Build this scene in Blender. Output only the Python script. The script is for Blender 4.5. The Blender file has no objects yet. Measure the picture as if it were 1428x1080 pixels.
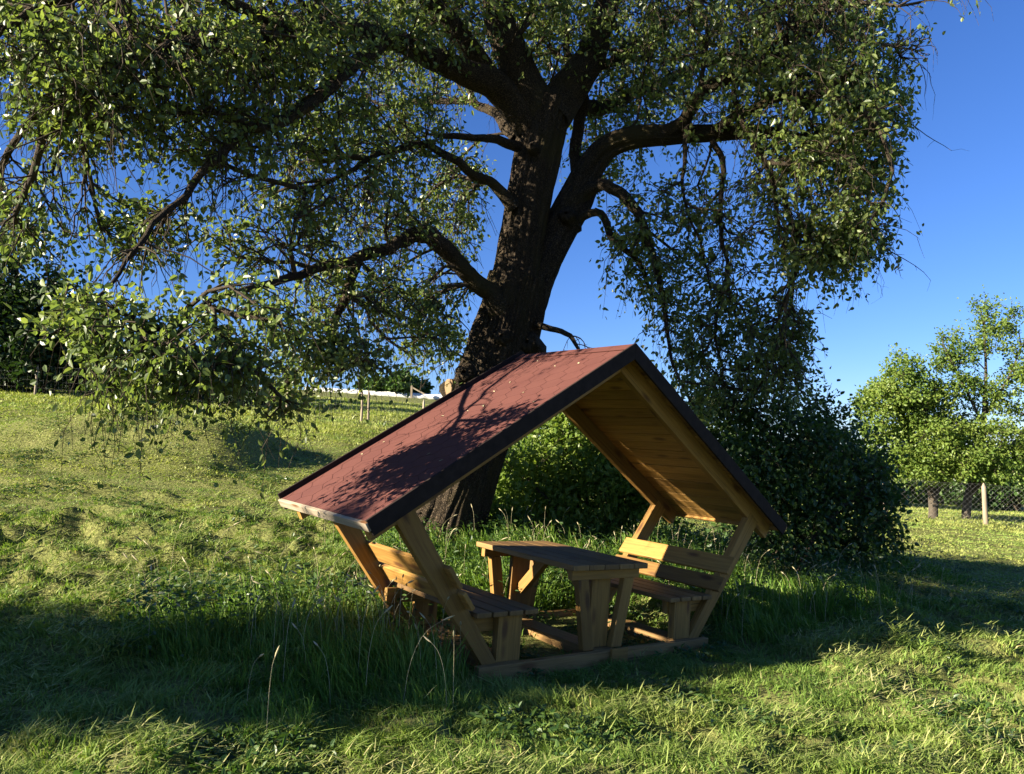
import bpy, math, random
import numpy as np
from mathutils import Vector, Matrix
from mathutils.kdtree import KDTree

random.seed(7)
RNG = np.random.default_rng(11)
S = bpy.context.scene
COL = S.collection

# ------------------------------------------------------------------ camera
F_PX, PITCH, ROLL = 1041.42, 0.0869, -0.0158
CAM = np.array([0.0, 0.0, 1.6])
_c, _s, _cr, _sr = math.cos(PITCH), math.sin(PITCH), math.cos(ROLL), math.sin(ROLL)
RIGHT = np.array([_cr, _s * _sr, -_c * _sr])
UP = np.array([_sr, -_s * _cr, _c * _cr])
FWD = np.array([0.0, _c, _s])
cam = bpy.data.cameras.new('camera')
cam_ob = bpy.data.objects.new('camera', cam)
COL.objects.link(cam_ob)
M = Matrix.Identity(4)
for i in range(3):
    M[i][0], M[i][1], M[i][2], M[i][3] = RIGHT[i], UP[i], -FWD[i], CAM[i]
cam_ob.matrix_world = M
cam.sensor_width = 36.0
cam.lens = 36.0 * F_PX / 1428.0
cam.clip_start, cam.clip_end = 0.05, 5000
S.camera = cam_ob

# ------------------------------------------------------------------ sky, sun, exposure
SUN_EL, SUN_TRAVEL = math.radians(20.0), math.radians(24.0)
TO_SUN = np.array([-math.cos(SUN_TRAVEL) * math.cos(SUN_EL), -math.sin(SUN_TRAVEL) * math.cos(SUN_EL), math.sin(SUN_EL)])
W = bpy.data.worlds.new('World')
S.world = W
W.use_nodes = True
nt = W.node_tree
bg = nt.nodes['Background']
sky = nt.nodes.new('ShaderNodeTexSky')
sky.sky_type = 'NISHITA'
sky.sun_disc = False
sky.sun_elevation = SUN_EL
sky.sun_rotation = math.atan2(TO_SUN[0], TO_SUN[1])
sky.altitude = 300
sky.air_density = 1.0
sky.dust_density = 0.2
sky.ozone_density = 4.0
hs = nt.nodes.new('ShaderNodeHueSaturation')
hs.inputs['Saturation'].default_value = 1.12
gam = nt.nodes.new('ShaderNodeGamma')
gam.inputs['Gamma'].default_value = 1.0
nt.links.new(sky.outputs['Color'], gam.inputs['Color'])
nt.links.new(gam.outputs['Color'], hs.inputs['Color'])
tint = nt.nodes.new('ShaderNodeMix')
tint.data_type, tint.blend_type = 'RGBA', 'MULTIPLY'
tint.inputs['Factor'].default_value = 1.0
tint.inputs['B'].default_value = (0.54, 0.57, 0.78, 1)
nt.links.new(hs.outputs['Color'], tint.inputs['A'])
nt.links.new(tint.outputs['Result'], bg.inputs['Color'])
bg.inputs['Strength'].default_value = 0.058
sun = bpy.data.lights.new('sun', 'SUN')
sun.energy = 5.0
sun.angle = math.radians(0.53)
sun.color = (1.0, 0.89, 0.70)
sun_ob = bpy.data.objects.new('sun', sun)
COL.objects.link(sun_ob)
sun_ob.rotation_euler = Vector(-TO_SUN).to_track_quat('-Z', 'Y').to_euler()
sun_ob.location = (-30, -14, 14)
S.view_settings.view_transform = 'Standard'
S.view_settings.look = 'None'
S.view_settings.gamma = 1.0
S.view_settings.exposure = 2.15
S.cycles.max_bounces = 6
S.cycles.diffuse_bounces = 3
S.cycles.transmission_bounces = 4

# ------------------------------------------------------------------ noise / terrain
def _hash(ix, iy, seed):
    n = (ix.astype(np.int64) * 374761393 + iy.astype(np.int64) * 668265263 + seed * 974634217) & 0xffffffff
    n = ((n ^ (n >> 13)) * 1274126177) & 0xffffffff
    n = n ^ (n >> 16)
    return (n & 0xffff) / 65535.0

def vnoise(x, y, seed=0):
    x = np.asarray(x, float); y = np.asarray(y, float)
    ix, iy = np.floor(x), np.floor(y)
    fx, fy = x - ix, y - iy
    fx, fy = fx * fx * (3 - 2 * fx), fy * fy * (3 - 2 * fy)
    a, b = _hash(ix, iy, seed), _hash(ix + 1, iy, seed)
    c, d = _hash(ix, iy + 1, seed), _hash(ix + 1, iy + 1, seed)
    return (a + (b - a) * fx) * (1 - fy) + (c + (d - c) * fx) * fy

def fbm(x, y, seed=0, octv=3):
    s, a, t = 0, 1.0, 0
    for k in range(octv):
        s = s + a * vnoise(x * 2 ** k, y * 2 ** k, seed + k); t += a; a *= 0.5
    return s / t

def sstep(a, b, x):
    t = np.clip((x - a) / (b - a), 0, 1)
    return t * t * (3 - 2 * t)

def softplus(x):
    return np.where(x > 20, x, np.log1p(np.exp(np.minimum(x, 20))))

SH = np.array([0.7346, 5.9899, -0.023])          # the shelter's place on the ground
SR = np.array([[0.79663979, -0.60119345, 0.06270149],
               [0.6022629, 0.79829456, 0.00227867],
               [-0.05142418, 0.0359475, 0.99802972]])

def to_local(x, y):
    dx, dy = x - SH[0], y - SH[1]
    return SR[0, 0] * dx + SR[1, 0] * dy, SR[0, 1] * dx + SR[1, 1] * dy

def base_height(x, y):
    x = np.asarray(x, float); y = np.asarray(y, float)
    X = 45 * np.tanh(x / 45)
    k = 0.018 + 0.088 * sstep(7, -6, x)
    yy = 2 * softplus((y - 7) / 2)
    yy = 54 - 4 * softplus((54 - yy) / 4)        # a hill that levels off
    yy = yy - 0.5 * 6 * softplus((y - 66) / 6)
    z = 0.023 - 0.063 * X + k * np.maximum(yy, -40)
    # overgrown earth mound left of the tree
    u, v = (x + 8.2) / 2.9, (y - 16.2) / 1.9
    side = np.where(u > 0, 9.0, 2.2)
    m = np.exp(-(np.abs(u) ** side) - np.abs(v) ** 2.6)
    return z + 0.80 * m * (1 + .25 * (fbm(x * .9, y * .9, 12, 2) - .5))

def swath(x, y):
    # rows of cut grass left by the mower
    ph = (x * 0.10 + y) * 1.0
    w = 0.9 * fbm(x * 0.35, y * 0.35, 41, 2)
    r = 0.5 + 0.5 * np.sin((ph + w * 1.6) * 2 * math.pi / 1.25)
    b = vnoise(x * 1.1, y * 2.6, 5)
    return r ** 2 * sstep(0.35, 0.75, b)

def height(x, y):
    x = np.asarray(x, float); y = np.asarray(y, float)
    z = base_height(x, y)
    d = np.hypot(x, y)
    lx, ly = to_local(x, y)
    out = sstep(0.0, 0.5, np.maximum(np.abs(lx) - 1.3, np.abs(ly - 0.6) - 0.8))
    near = (1 - sstep(26, 45, d)) * out
    z = z + near * sstep(-.2, 1.0, np.maximum(np.abs(lx) - 1.3, np.abs(ly - 0.6) - 0.8)) * (0.055 * (fbm(x * 0.8, y * 0.8, 3, 2) - 0.5) + 0.05 * (fbm(x * 2.3, y * 3.6, 9, 2) - 0.5)
                    + 0.085 * swath(x, y) * sstep(4.0, 6.0, d)
                    + 0.10 * sstep(.56, .74, fbm(x * 1.15, y * 1.7, 51, 3)) * (.25 + .75 * sstep(5.5, 7.5, d)) * (1 - .8 * sstep(11, 14, d))
                    + 0.105 * sstep(.50, .60, fbm(x * 1.5 + 3, y * 2.6, 57, 3)) * sstep(5.0, 7.0, d) * (1 - sstep(9.5, 12.5, d)) + 0.045 * sstep(.45, .6, vnoise(x * 4.5, y * 5.5, 58)) * (1 - sstep(10, 13, d)))
    return z - 0.05 * (1 - out)

def ray(px, py):
    d = FWD * 1.0 + RIGHT * (px - 714.0) / F_PX + UP * (540.0 - py) / F_PX
    return d

def at(px, py, depth):
    return CAM + ray(px, py) * depth

def ground_at(px, py, far=140.0):
    d = ray(px, py)
    t = np.linspace(1.5, far, 6000)
    P = CAM[None] + d[None] * t[:, None]
    below = P[:, 2] < base_height(P[:, 0], P[:, 1])
    i = np.argmax(below) if below.any() else len(t) - 1
    return P[i]

# ------------------------------------------------------------------ mesh helpers
def link(name, me, mat=None, parent=None):
    o = bpy.data.objects.new(name, me)
    COL.objects.link(o)
    if mat: me.materials.append(mat)
    if parent is not None: o.parent = parent
    return o

def tag(o, label=None, cat=None, group=None, kind=None):
    if label: o['label'] = label
    if cat: o['category'] = cat
    if group: o['group'] = group
    if kind: o['kind'] = kind
    return o

def empty(name, loc, label, cat, group=None):
    o = bpy.data.objects.new(name, None)
    o.empty_display_size = 0.3
    COL.objects.link(o)
    o.location = loc
    return tag(o, label, cat, group)

def np_mesh(name, V, faces, rnd=None, uv=None, smooth=False):
    """V (n,3); faces: list of int arrays (m,k); rnd: per-vertex float; uv: per-vertex (n,2)"""
    me = bpy.data.meshes.new(name)
    V = np.ascontiguousarray(V, np.float32)
    me.vertices.add(len(V)); me.vertices.foreach_set('co', V.ravel())
    loops = np.concatenate([f.ravel() for f in faces]).astype(np.int32)
    tot = np.concatenate([np.full(len(f), f.shape[1], np.int32) for f in faces])
    start = np.concatenate([[0], np.cumsum(tot)[:-1]]).astype(np.int32)
    me.loops.add(len(loops)); me.loops.foreach_set('vertex_index', loops)
    me.polygons.add(len(tot)); me.polygons.foreach_set('loop_start', start); me.polygons.foreach_set('loop_total', tot)
    me.polygons.foreach_set('use_smooth', np.full(len(tot), bool(smooth)))
    me.update(calc_edges=True)
    if rnd is not None:
        a = me.attributes.new('rnd', 'FLOAT', 'POINT'); a.data.foreach_set('value', np.ascontiguousarray(rnd, np.float32))
    if uv is not None:
        l = me.uv_layers.new(name='UVMap'); l.data.foreach_set('uv', np.ascontiguousarray(np.asarray(uv, np.float32)[loops]).ravel())
    return me

def norm(a):
    return a / np.maximum(np.linalg.norm(a, axis=-1, keepdims=True), 1e-9)

class Wood:
    """collects sawn boards and prisms with uv running along the grain (metres)"""
    def __init__(s): s.v, s.f, s.uv = [], [], []
    def _face(s, idx, co, g, off):
        co = np.array(co)
        n = np.cross(co[1] - co[0], co[2] - co[0]); n = n / (np.linalg.norm(n) + 1e-12)
        g2 = g - n * (g @ n)
        if np.linalg.norm(g2) < 0.3:             # end grain
            a = np.array([1, 0, 0.3]) if abs(n[0]) < 0.8 else np.array([0, 1, 0.2])
            u = np.cross(n, a); u /= np.linalg.norm(u); w = np.cross(n, u)
            s.uv.append([(float(p @ u) * 0.5 + off[0], float(p @ w) + off[1]) for p in co])
        else:
            u = g2 / np.linalg.norm(g2); w = np.cross(n, u)
            s.uv.append([(float(p @ u) + off[0], float(p @ w) + off[1]) for p in co])
        s.f.append(idx)
    def prism(s, poly, vec, g):
        """poly: list of 3d points (planar), extruded by vec; g: grain direction"""
        poly = [np.array(p, float) for p in poly]; vec = np.array(vec, float); g = np.array(g, float); g /= np.linalg.norm(g)
        nrm = np.cross(poly[1] - poly[0], poly[2] - poly[0])
        if nrm @ vec > 0: poly = poly[::-1]      # the first cap faces away from vec
        n, b = len(poly), len(s.v)
        off = (random.uniform(0, 40), random.uniform(0, 40))
        top = [p + vec for p in poly]
        s.v += poly + top
        s._face([b + i for i in range(n)], poly, g, off)
        s._face([b + n + i for i in reversed(range(n))], top[::-1], g, off)
        for i in range(n):
            j = (i + 1) % n
            s._face([b + j, b + i, b + n + i, b + n + j], [poly[j], poly[i], top[i], top[j]], g, off)
    def bar(s, a, b, wdir, w, t, tdir=None):
        """board from a to b, width w along wdir, thickness t across"""
        a, b, wdir = np.array(a, float), np.array(b, float), np.array(wdir, float)
        g = (b - a) / np.linalg.norm(b - a)
        wdir = wdir - g * (wdir @ g); wdir /= np.linalg.norm(wdir)
        td = np.cross(g, wdir)
        q = [a - wdir * w / 2 - td * t / 2, a + wdir * w / 2 - td * t / 2, a + wdir * w / 2 + td * t / 2, a - wdir * w / 2 + td * t / 2]
        s.prism(q, b - a, g)
    def build(s, name, mat, parent, bevel=0.004):
        me = bpy.data.meshes.new(name)
        me.from_pydata([tuple(p) for p in s.v], [], s.f)
        l = me.uv_layers.new(name='UVMap')
        l.data.foreach_set('uv', np.array([c for f in s.uv for c in f], np.float32).ravel())
        me.update()
        o = link(name, me, mat, parent)
        if bevel:
            m = o.modifiers.new('bevel', 'BEVEL'); m.width = bevel; m.segments = 2; m.limit_method = 'ANGLE'
        return o

# ------------------------------------------------------------------ materials
def new_mat(name):
    m = bpy.data.materials.new(name); m.use_nodes = True
    n = m.node_tree.nodes; n.clear()
    out = n.new('ShaderNodeOutputMaterial')
    return m, m.node_tree, out

def ramp(t, fac, stops):
    r = t.nodes.new('ShaderNodeValToRGB')
    e = r.color_ramp.elements
    e[0].position, e[0].color = stops[0][0], (*stops[0][1], 1)
    e[1].position, e[1].color = stops[-1][0], (*stops[-1][1], 1)
    for p, c in stops[1:-1]:
        x = e.new(p); x.color = (*c, 1)
    if fac is not None: t.links.new(fac, r.inputs['Fac'])
    return r

def noise(t, vec, scale, detail=4, rough=0.55, dist=0.0):
    n = t.nodes.new('ShaderNodeTexNoise')
    n.inputs['Scale'].default_value = scale; n.inputs['Detail'].default_value = detail
    n.inputs['Roughness'].default_value = rough; n.inputs['Distortion'].default_value = dist
    if vec is not None: t.links.new(vec, n.inputs['Vector'])
    return n

def mapping(t, vec, scale):
    m = t.nodes.new('ShaderNodeMapping'); m.inputs['Scale'].default_value = scale
    t.links.new(vec, m.inputs['Vector']); return m.outputs['Vector']

def mixc(t, fac, a, b, mode='MIX'):
    m = t.nodes.new('ShaderNodeMix'); m.data_type = 'RGBA'; m.blend_type = mode
    for s, v in ((m.inputs['Factor'], fac), (m.inputs['A'], a), (m.inputs['B'], b)):
        if hasattr(v, 'is_linked'): t.links.new(v, s)
        elif isinstance(v, (int, float)): s.default_value = v
        else: s.default_value = (*v, 1)
    return m.outputs['Result']

def bump(t, h, strength, dist):
    b = t.nodes.new('ShaderNodeBump'); b.inputs['Strength'].default_value = strength; b.inputs['Distance'].default_value = dist
    t.links.new(h, b.inputs['Height']); return b.outputs['Normal']

def wood_mat(name, light, mid, dark, knot=(0.10, 0.045, 0.015), rough=0.62):
    m, t, out = new_mat(name)
    uv = t.nodes.new('ShaderNodeUVMap').outputs['UV']
    wob = noise(t, mapping(t, uv, (1.2, 5, 1)), 1.0, 2)
    v = t.nodes.new('ShaderNodeVectorMath'); v.operation = 'ADD'
    sc = t.nodes.new('ShaderNodeVectorMath'); sc.operation = 'SCALE'; sc.inputs['Scale'].default_value = 0.035
    t.links.new(wob.outputs['Color'], sc.inputs[0]); t.links.new(uv, v.inputs[0]); t.links.new(sc.outputs[0], v.inputs[1])
    g1 = noise(t, mapping(t, v.outputs[0], (1.3, 26, 1)), 1.6, 5, 0.6)
    g2 = noise(t, mapping(t, v.outputs[0], (3.0, 120, 1)), 1.5, 3, 0.6)
    big = noise(t, mapping(t, uv, (0.7, 3, 1)), 1.4, 2)
    r = ramp(t, g1.outputs['Fac'], [(0.36, dark), (0.5, mid), (0.64, light)])
    c = mixc(t, 0.35, r.outputs['Color'], ramp(t, g2.outputs['Fac'], [(0.35, dark), (0.65, light)]).outputs['Color'])
    c = mixc(t, 0.25, c, ramp(t, big.outputs['Fac'], [(0.3, mid), (0.7, light)]).outputs['Color'])
    vor = t.nodes.new('ShaderNodeTexVoronoi'); vor.inputs['Scale'].default_value = 1.0
    t.links.new(mapping(t, v.outputs[0], (2.4, 7.5, 1)), vor.inputs['Vector'])
    k = ramp(t, vor.outputs['Distance'], [(0.11, (1, 1, 1)), (0.25, (0, 0, 0))])
    c = mixc(t, k.outputs['Color'], c, knot)
    brd = noise(t, mapping(t, uv, (0.10, 0.16, 1)), 1.0, 1)
    c = mixc(t, 0.8, c, ramp(t, brd.outputs['Fac'], [(0.32, (0.58, 0.54, 0.50)), (0.68, (1.45, 1.42, 1.35))]).outputs['Color'], 'MULTIPLY')
    crk = noise(t, mapping(t, v.outputs[0], (1.1, 60, 1)), 1.0, 2, 0.5)
    c = mixc(t, ramp(t, crk.outputs['Fac'], [(0.64, (0, 0, 0)), (0.72, (0.8, 0.8, 0.8))]).outputs['Color'], c, (0.05, 0.024, 0.010))
    p = t.nodes.new('ShaderNodeBsdfPrincipled')
    t.links.new(c, p.inputs['Base Color']); p.inputs['Roughness'].default_value = rough
    p.inputs['Specular IOR Level'].default_value = 0.3
    t.links.new(bump(t, g2.outputs['Fac'], 0.25, 0.003), p.inputs['Normal'])
    t.links.new(p.outputs[0], out.inputs[0])
    return m

def leaf_mat(name, stops, transl=0.45, gloss=0.35, rough=0.42, tint=(1.15, 1.25, 0.55)):
    """leaf blades: colour varies from leaf to leaf, light passes through"""
    m, t, out = new_mat(name)
    a = t.nodes.new('ShaderNodeAttribute'); a.attribute_name = 'rnd'
    r = ramp(t, a.outputs['Fac'], stops)
    d = t.nodes.new('ShaderNodeBsdfPrincipled')
    d.inputs['Roughness'].default_value = rough; d.inputs['Specular IOR Level'].default_value = gloss
    t.links.new(r.outputs['Color'], d.inputs['Base Color'])
    tr = t.nodes.new('ShaderNodeBsdfTranslucent')
    t.links.new(mixc(t, 1.0, r.outputs['Color'], tint, 'MULTIPLY'), tr.inputs['Color'])
    mx = t.nodes.new('ShaderNodeMixShader'); mx.inputs[0].default_value = transl
    t.links.new(d.outputs[0], mx.inputs[1]); t.links.new(tr.outputs[0], mx.inputs[2])
    t.links.new(mx.outputs[0], out.inputs[0])
    return m

def bark_mat(name, dark, light, moss=None, scale=1.0, bstr=0.9):
    m, t, out = new_mat(name)
    uv = t.nodes.new('ShaderNodeUVMap').outputs['UV']
    n1 = noise(t, mapping(t, uv, (3.5 * scale, 14 * scale, 1)), 1.0, 6, 0.65, 0.6)
    vor = t.nodes.new('ShaderNodeTexVoronoi'); vor.feature = 'DISTANCE_TO_EDGE'
    wob = noise(t, mapping(t, uv, (4 * scale, 4 * scale, 1)), 1.0, 3)
    ad = t.nodes.new('ShaderNodeVectorMath'); ad.operation = 'MULTIPLY_ADD'
    ad.inputs[1].default_value = (0.12, 0.12, 0)
    t.links.new(wob.outputs['Color'], ad.inputs[0]); t.links.new(uv, ad.inputs[2])
    t.links.new(mapping(t, ad.outputs[0], (6 * scale, 20 * scale, 1)), vor.inputs['Vector'])
    vr = ramp(t, vor.outputs['Distance'], [(0.02, (0, 0, 0)), (0.3, (1, 1, 1))])
    h = mixc(t, 0.5, vr.outputs['Color'], n1.outputs['Fac'])
    c = ramp(t, h, [(0.2, dark), (0.75, light)]).outputs['Color']
    if moss:
        big = noise(t, mapping(t, uv, (1.1, 1.6, 1)), 1.0, 4)
        c = mixc(t, ramp(t, big.outputs['Fac'], [(0.52, (0, 0, 0)), (0.68, (0.8, 0.8, 0.8))]).outputs['Color'], c, moss)
    p = t.nodes.new('ShaderNodeBsdfPrincipled'); p.inputs['Roughness'].default_value = 0.9
    p.inputs['Specular IOR Level'].default_value = 0.15
    t.links.new(c, p.inputs['Base Color'])
    t.links.new(bump(t, h, bstr, 0.03), p.inputs['Normal'])
    t.links.new(p.outputs[0], out.inputs[0])
    return m

def plain_mat(name, col, rough=0.8, var=0.25, scale=9.0, spec=0.3):
    m, t, out = new_mat(name)
    tc = t.nodes.new('ShaderNodeTexCoord').outputs['Object']
    n = noise(t, tc, scale, 5, 0.6)
    c = ramp(t, n.outputs['Fac'], [(0.3, tuple(x * (1 - var) for x in col)), (0.7, tuple(min(1, x * (1 + var)) for x in col))])
    p = t.nodes.new('ShaderNodeBsdfPrincipled'); p.inputs['Roughness'].default_value = rough
    p.inputs['Specular IOR Level'].default_value = spec
    t.links.new(c.outputs['Color'], p.inputs['Base Color'])
    t.links.new(bump(t, n.outputs['Fac'], 0.3, 0.004), p.inputs['Normal'])
    t.links.new(p.outputs[0], out.inputs[0])
    return m

MAT = {}
MAT['wood'] = wood_mat('oiled_pine', (0.2992, 0.1725, 0.0454), (0.2288, 0.1232, 0.0291), (0.1320, 0.0650, 0.0154))
MAT['wood_top'] = wood_mat('weathered_pine', (0.2240, 0.1364, 0.0504), (0.1680, 0.0968, 0.0336), (0.1040, 0.0572, 0.0202))
MAT['wood_grey'] = wood_mat('bleached_pine', (0.3060, 0.2635, 0.2040), (0.2380, 0.1997, 0.1487), (0.1445, 0.1105, 0.0765))
MAT['post_wood'] = wood_mat('grey_post_wood', (0.2800, 0.2352, 0.1792), (0.2128, 0.1736, 0.1232), (0.1232, 0.0952, 0.0672))
MAT['verge'] = plain_mat('dark_verge_felt', (0.020, 0.014, 0.012), 0.8, 0.3, 14, 0.12)
MAT['wire'] = plain_mat('fence_wire', (0.12, 0.12, 0.115), 0.5, 0.1, 30, 0.5)
MAT['white'] = plain_mat('white_plastic', (0.6240, 0.6160, 0.5840), 0.5, 0.06, 2.5)

def shingle_mat():
    m, t, out = new_mat('red_bitumen_shingle')
    a = t.nodes.new('ShaderNodeAttribute'); a.attribute_name = 'rnd'
    tc = t.nodes.new('ShaderNodeTexCoord').outputs['Object']
    n = noise(t, tc, 420, 3, 0.7)
    n2 = noise(t, tc, 3.0, 4, 0.6)
    c = ramp(t, a.outputs['Fac'], [(0.0, (0.0234, 0.0081, 0.0070)), (0.3, (0.0749, 0.0231, 0.0186)), (0.6, (0.0836, 0.0261, 0.0209)), (1.0, (0.0949, 0.0306, 0.0238))]).outputs['Color']
    c = mixc(t, 0.5, c, ramp(t, n.outputs['Fac'], [(0.3, (0.0535, 0.0162, 0.0134)), (0.7, (0.1203, 0.0468, 0.0359))]).outputs['Color'])
    c = mixc(t, 0.25, c, ramp(t, n2.outputs['Fac'], [(0.35, (0.0669, 0.0208, 0.0181)), (0.7, (0.1155, 0.0433, 0.0339))]).outputs['Color'])
    p = t.nodes.new('ShaderNodeBsdfPrincipled'); p.inputs['Roughness'].default_value = 0.85
    p.inputs['Specular IOR Level'].default_value = 0.25
    t.links.new(c, p.inputs['Base Color'])
    t.links.new(bump(t, n.outputs['Fac'], 0.5, 0.002), p.inputs['Normal'])
    t.links.new(p.outputs[0], out.inputs[0])
    return m
MAT['shingle'] = shingle_mat()

def ground_mat():
    m, t, out = new_mat('meadow_ground')
    g = t.nodes.new('ShaderNodeNewGeometry').outputs['Position']
    n1 = noise(t, g, 0.35, 5, 0.6); n2 = noise(t, g, 3.2, 5, 0.65); n3 = noise(t, g, 26, 4, 0.7)
    c = ramp(t, n1.outputs['Fac'], [(0.3, (0.1350, 0.1680, 0.0420)), (0.55, (0.1890, 0.2170, 0.0588)), (0.75, (0.2430, 0.2450, 0.0770))]).outputs['Color']
    c = mixc(t, 0.55, c, ramp(t, n2.outputs['Fac'], [(0.3, (0.0625, 0.0715, 0.0234)), (0.5, (0.1500, 0.1755, 0.0494)), (0.72, (0.2750, 0.2470, 0.1040))]).outputs['Color'])
    c = mixc(t, 0.62, c, ramp(t, n3.outputs['Fac'], [(0.36, (0.028, 0.024, 0.011)), (0.5, (0.13, 0.13, 0.045)), (0.68, (0.27, 0.28, 0.095))]).outputs['Color'])
    p = t.nodes.new('ShaderNodeBsdfPrincipled'); p.inputs['Roughness'].default_value = 0.95
    p.inputs['Specular IOR Level'].default_value = 0.058
    t.links.new(c, p.inputs['Base Color'])
    mm = t.nodes.new('ShaderNodeMath'); mm.operation = 'ADD'
    t.links.new(n2.outputs['Fac'], mm.inputs[0]); t.links.new(n3.outputs['Fac'], mm.inputs[1])
    t.links.new(bump(t, mm.outputs[0], 0.8, 0.05), p.inputs['Normal'])
    t.links.new(p.outputs[0], out.inputs[0])
    return m
MAT['ground'] = ground_mat()
MAT['grass'] = leaf_mat('grass_blade', [(0.0, (0.085, 0.155, 0.026)), (0.35, (0.155, 0.235, 0.044)), (0.62, (0.235, 0.285, 0.068)), (0.82, (0.36, 0.345, 0.12)), (1.0, (0.50, 0.40, 0.18))], 0.32, 0.2, 0.55)
MAT['hay'] = leaf_mat('cut_grass', [(0.0, (0.13, 0.19, 0.04)), (0.5, (0.235, 0.275, 0.08)), (1.0, (0.42, 0.385, 0.18))], 0.25, 0.15, 0.6)
MAT['tallgrass'] = leaf_mat('tall_grass_blade', [(0.0, (0.065, 0.14, 0.018)), (0.5, (0.12, 0.21, 0.03)), (0.85, (0.20, 0.27, 0.055)), (1.0, (0.42, 0.38, 0.18))], 0.40, 0.25, 0.5)
MAT['seed'] = leaf_mat('grass_seed', [(0.0, (0.30, 0.27, 0.15)), (1.0, (0.45, 0.40, 0.26))], 0.2, 0.1, 0.7, (1, 1, 0.8))
MAT['pear_leaf'] = leaf_mat('pear_leaf', [(0.0, (0.072, 0.110, 0.031)), (0.5, (0.130, 0.183, 0.050)), (0.85, (0.205, 0.248, 0.066)), (1.0, (0.30, 0.29, 0.09))], 0.50, 0.55, 0.40, (1.1, 1.12, 0.62))
MAT['bush_leaf'] = leaf_mat('bush_leaf', [(0.0, (0.0266, 0.0627, 0.0133)), (0.5, (0.0475, 0.0950, 0.0209)), (0.85, (0.0808, 0.1330, 0.0304)), (1.0, (0.1330, 0.1710, 0.0475))], 0.38, 0.45, 0.42)
MAT['light_leaf'] = leaf_mat('young_leaf', [(0.0, (0.0748, 0.1368, 0.0234)), (0.5, (0.1355, 0.2003, 0.0355)), (1.0, (0.2057, 0.2541, 0.0514))], 0.45, 0.35, 0.45)
MAT['shaded_leaf'] = leaf_mat('shaded_leaf', [(0.0, (0.0144, 0.0320, 0.0088)), (0.6, (0.0240, 0.0480, 0.0128)), (1.0, (0.0440, 0.0720, 0.0176))], 0.3, 0.3, 0.5)  # the shade beyond the left fence is put into this leaf colour
MAT['bark'] = bark_mat('old_bark', (0.0111, 0.0081, 0.0052), (0.0883, 0.0647, 0.0417), (0.0558, 0.0449, 0.0174))
MAT['twig'] = bark_mat('twig_bark', (0.0263, 0.0195, 0.0135), (0.0900, 0.0713, 0.0488), None, 2.0, 0.4)
MAT['pale_bark'] = bark_mat('pale_bark', (0.0350, 0.0275, 0.0200), (0.1300, 0.1100, 0.0850), None, 1.5, 0.6)

# ------------------------------------------------------------------ the ground
def build_ground():
    ang_f = np.linspace(math.radians(90 - 58), math.radians(90 + 58), 620)
    ang_b = np.linspace(math.radians(90 + 58), math.radians(360 + 90 - 58), 60)[1:-1]
    ang = np.concatenate([ang_f, ang_b])
    r = np.concatenate([np.geomspace(0.5, 60, 430), np.geomspace(62, 1600, 60)])
    A, Rr = np.meshgrid(ang, r)
    X, Y = Rr * np.cos(A), Rr * np.sin(A)
    Z = height(X, Y)
    n, k = X.shape
    V = np.stack([X, Y, Z], -1).reshape(-1, 3)
    i = np.arange(n - 1)[:, None] * k; j = np.arange(k)[None]; j2 = (j + 1) % k
    q = np.stack([i + j, i + k + j, i + k + j2, i + j2], -1).reshape(-1, 4)[:, ::-1]
    V = np.vstack([V, [[0, 0, float(height(0.0, 0.0))]]])
    cen = len(V) - 1
    tri = np.stack([np.full(k, cen), np.arange(k), (np.arange(k) + 1) % k], -1)
    o = link('ground', np_mesh('ground', V, [q, tri], smooth=True), MAT['ground'])
    tag(o, kind='structure')
build_ground()

# ------------------------------------------------------------------ the shelter
D_, E_, HE, H_, O_ = 1.207, 2.186, 1.089, 2.499, 0.126
shelter = empty('picnic_shelter', (0, 0, 0), 'wooden picnic shelter with red shingle gable roof over a table and two benches', 'shelter')
MS = Matrix.Identity(4)
for i in range(3):
    for j in range(3): MS[i][j] = SR[i, j]
    MS[i][3] = SH[i]
shelter.matrix_world = MS
LS = math.hypot(E_, H_ - HE)

def sl(side, s, d, y):
    """point on a roof slope: s metres down from the ridge, d metres below the top face"""
    ux, uz = side * E_ / LS, -(H_ - HE) / LS
    nx, nz = -side * (H_ - HE) / LS * -1, E_ / LS
    return np.array([ux * s - nx * d, y, H_ + uz * s - nz * d])

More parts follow.
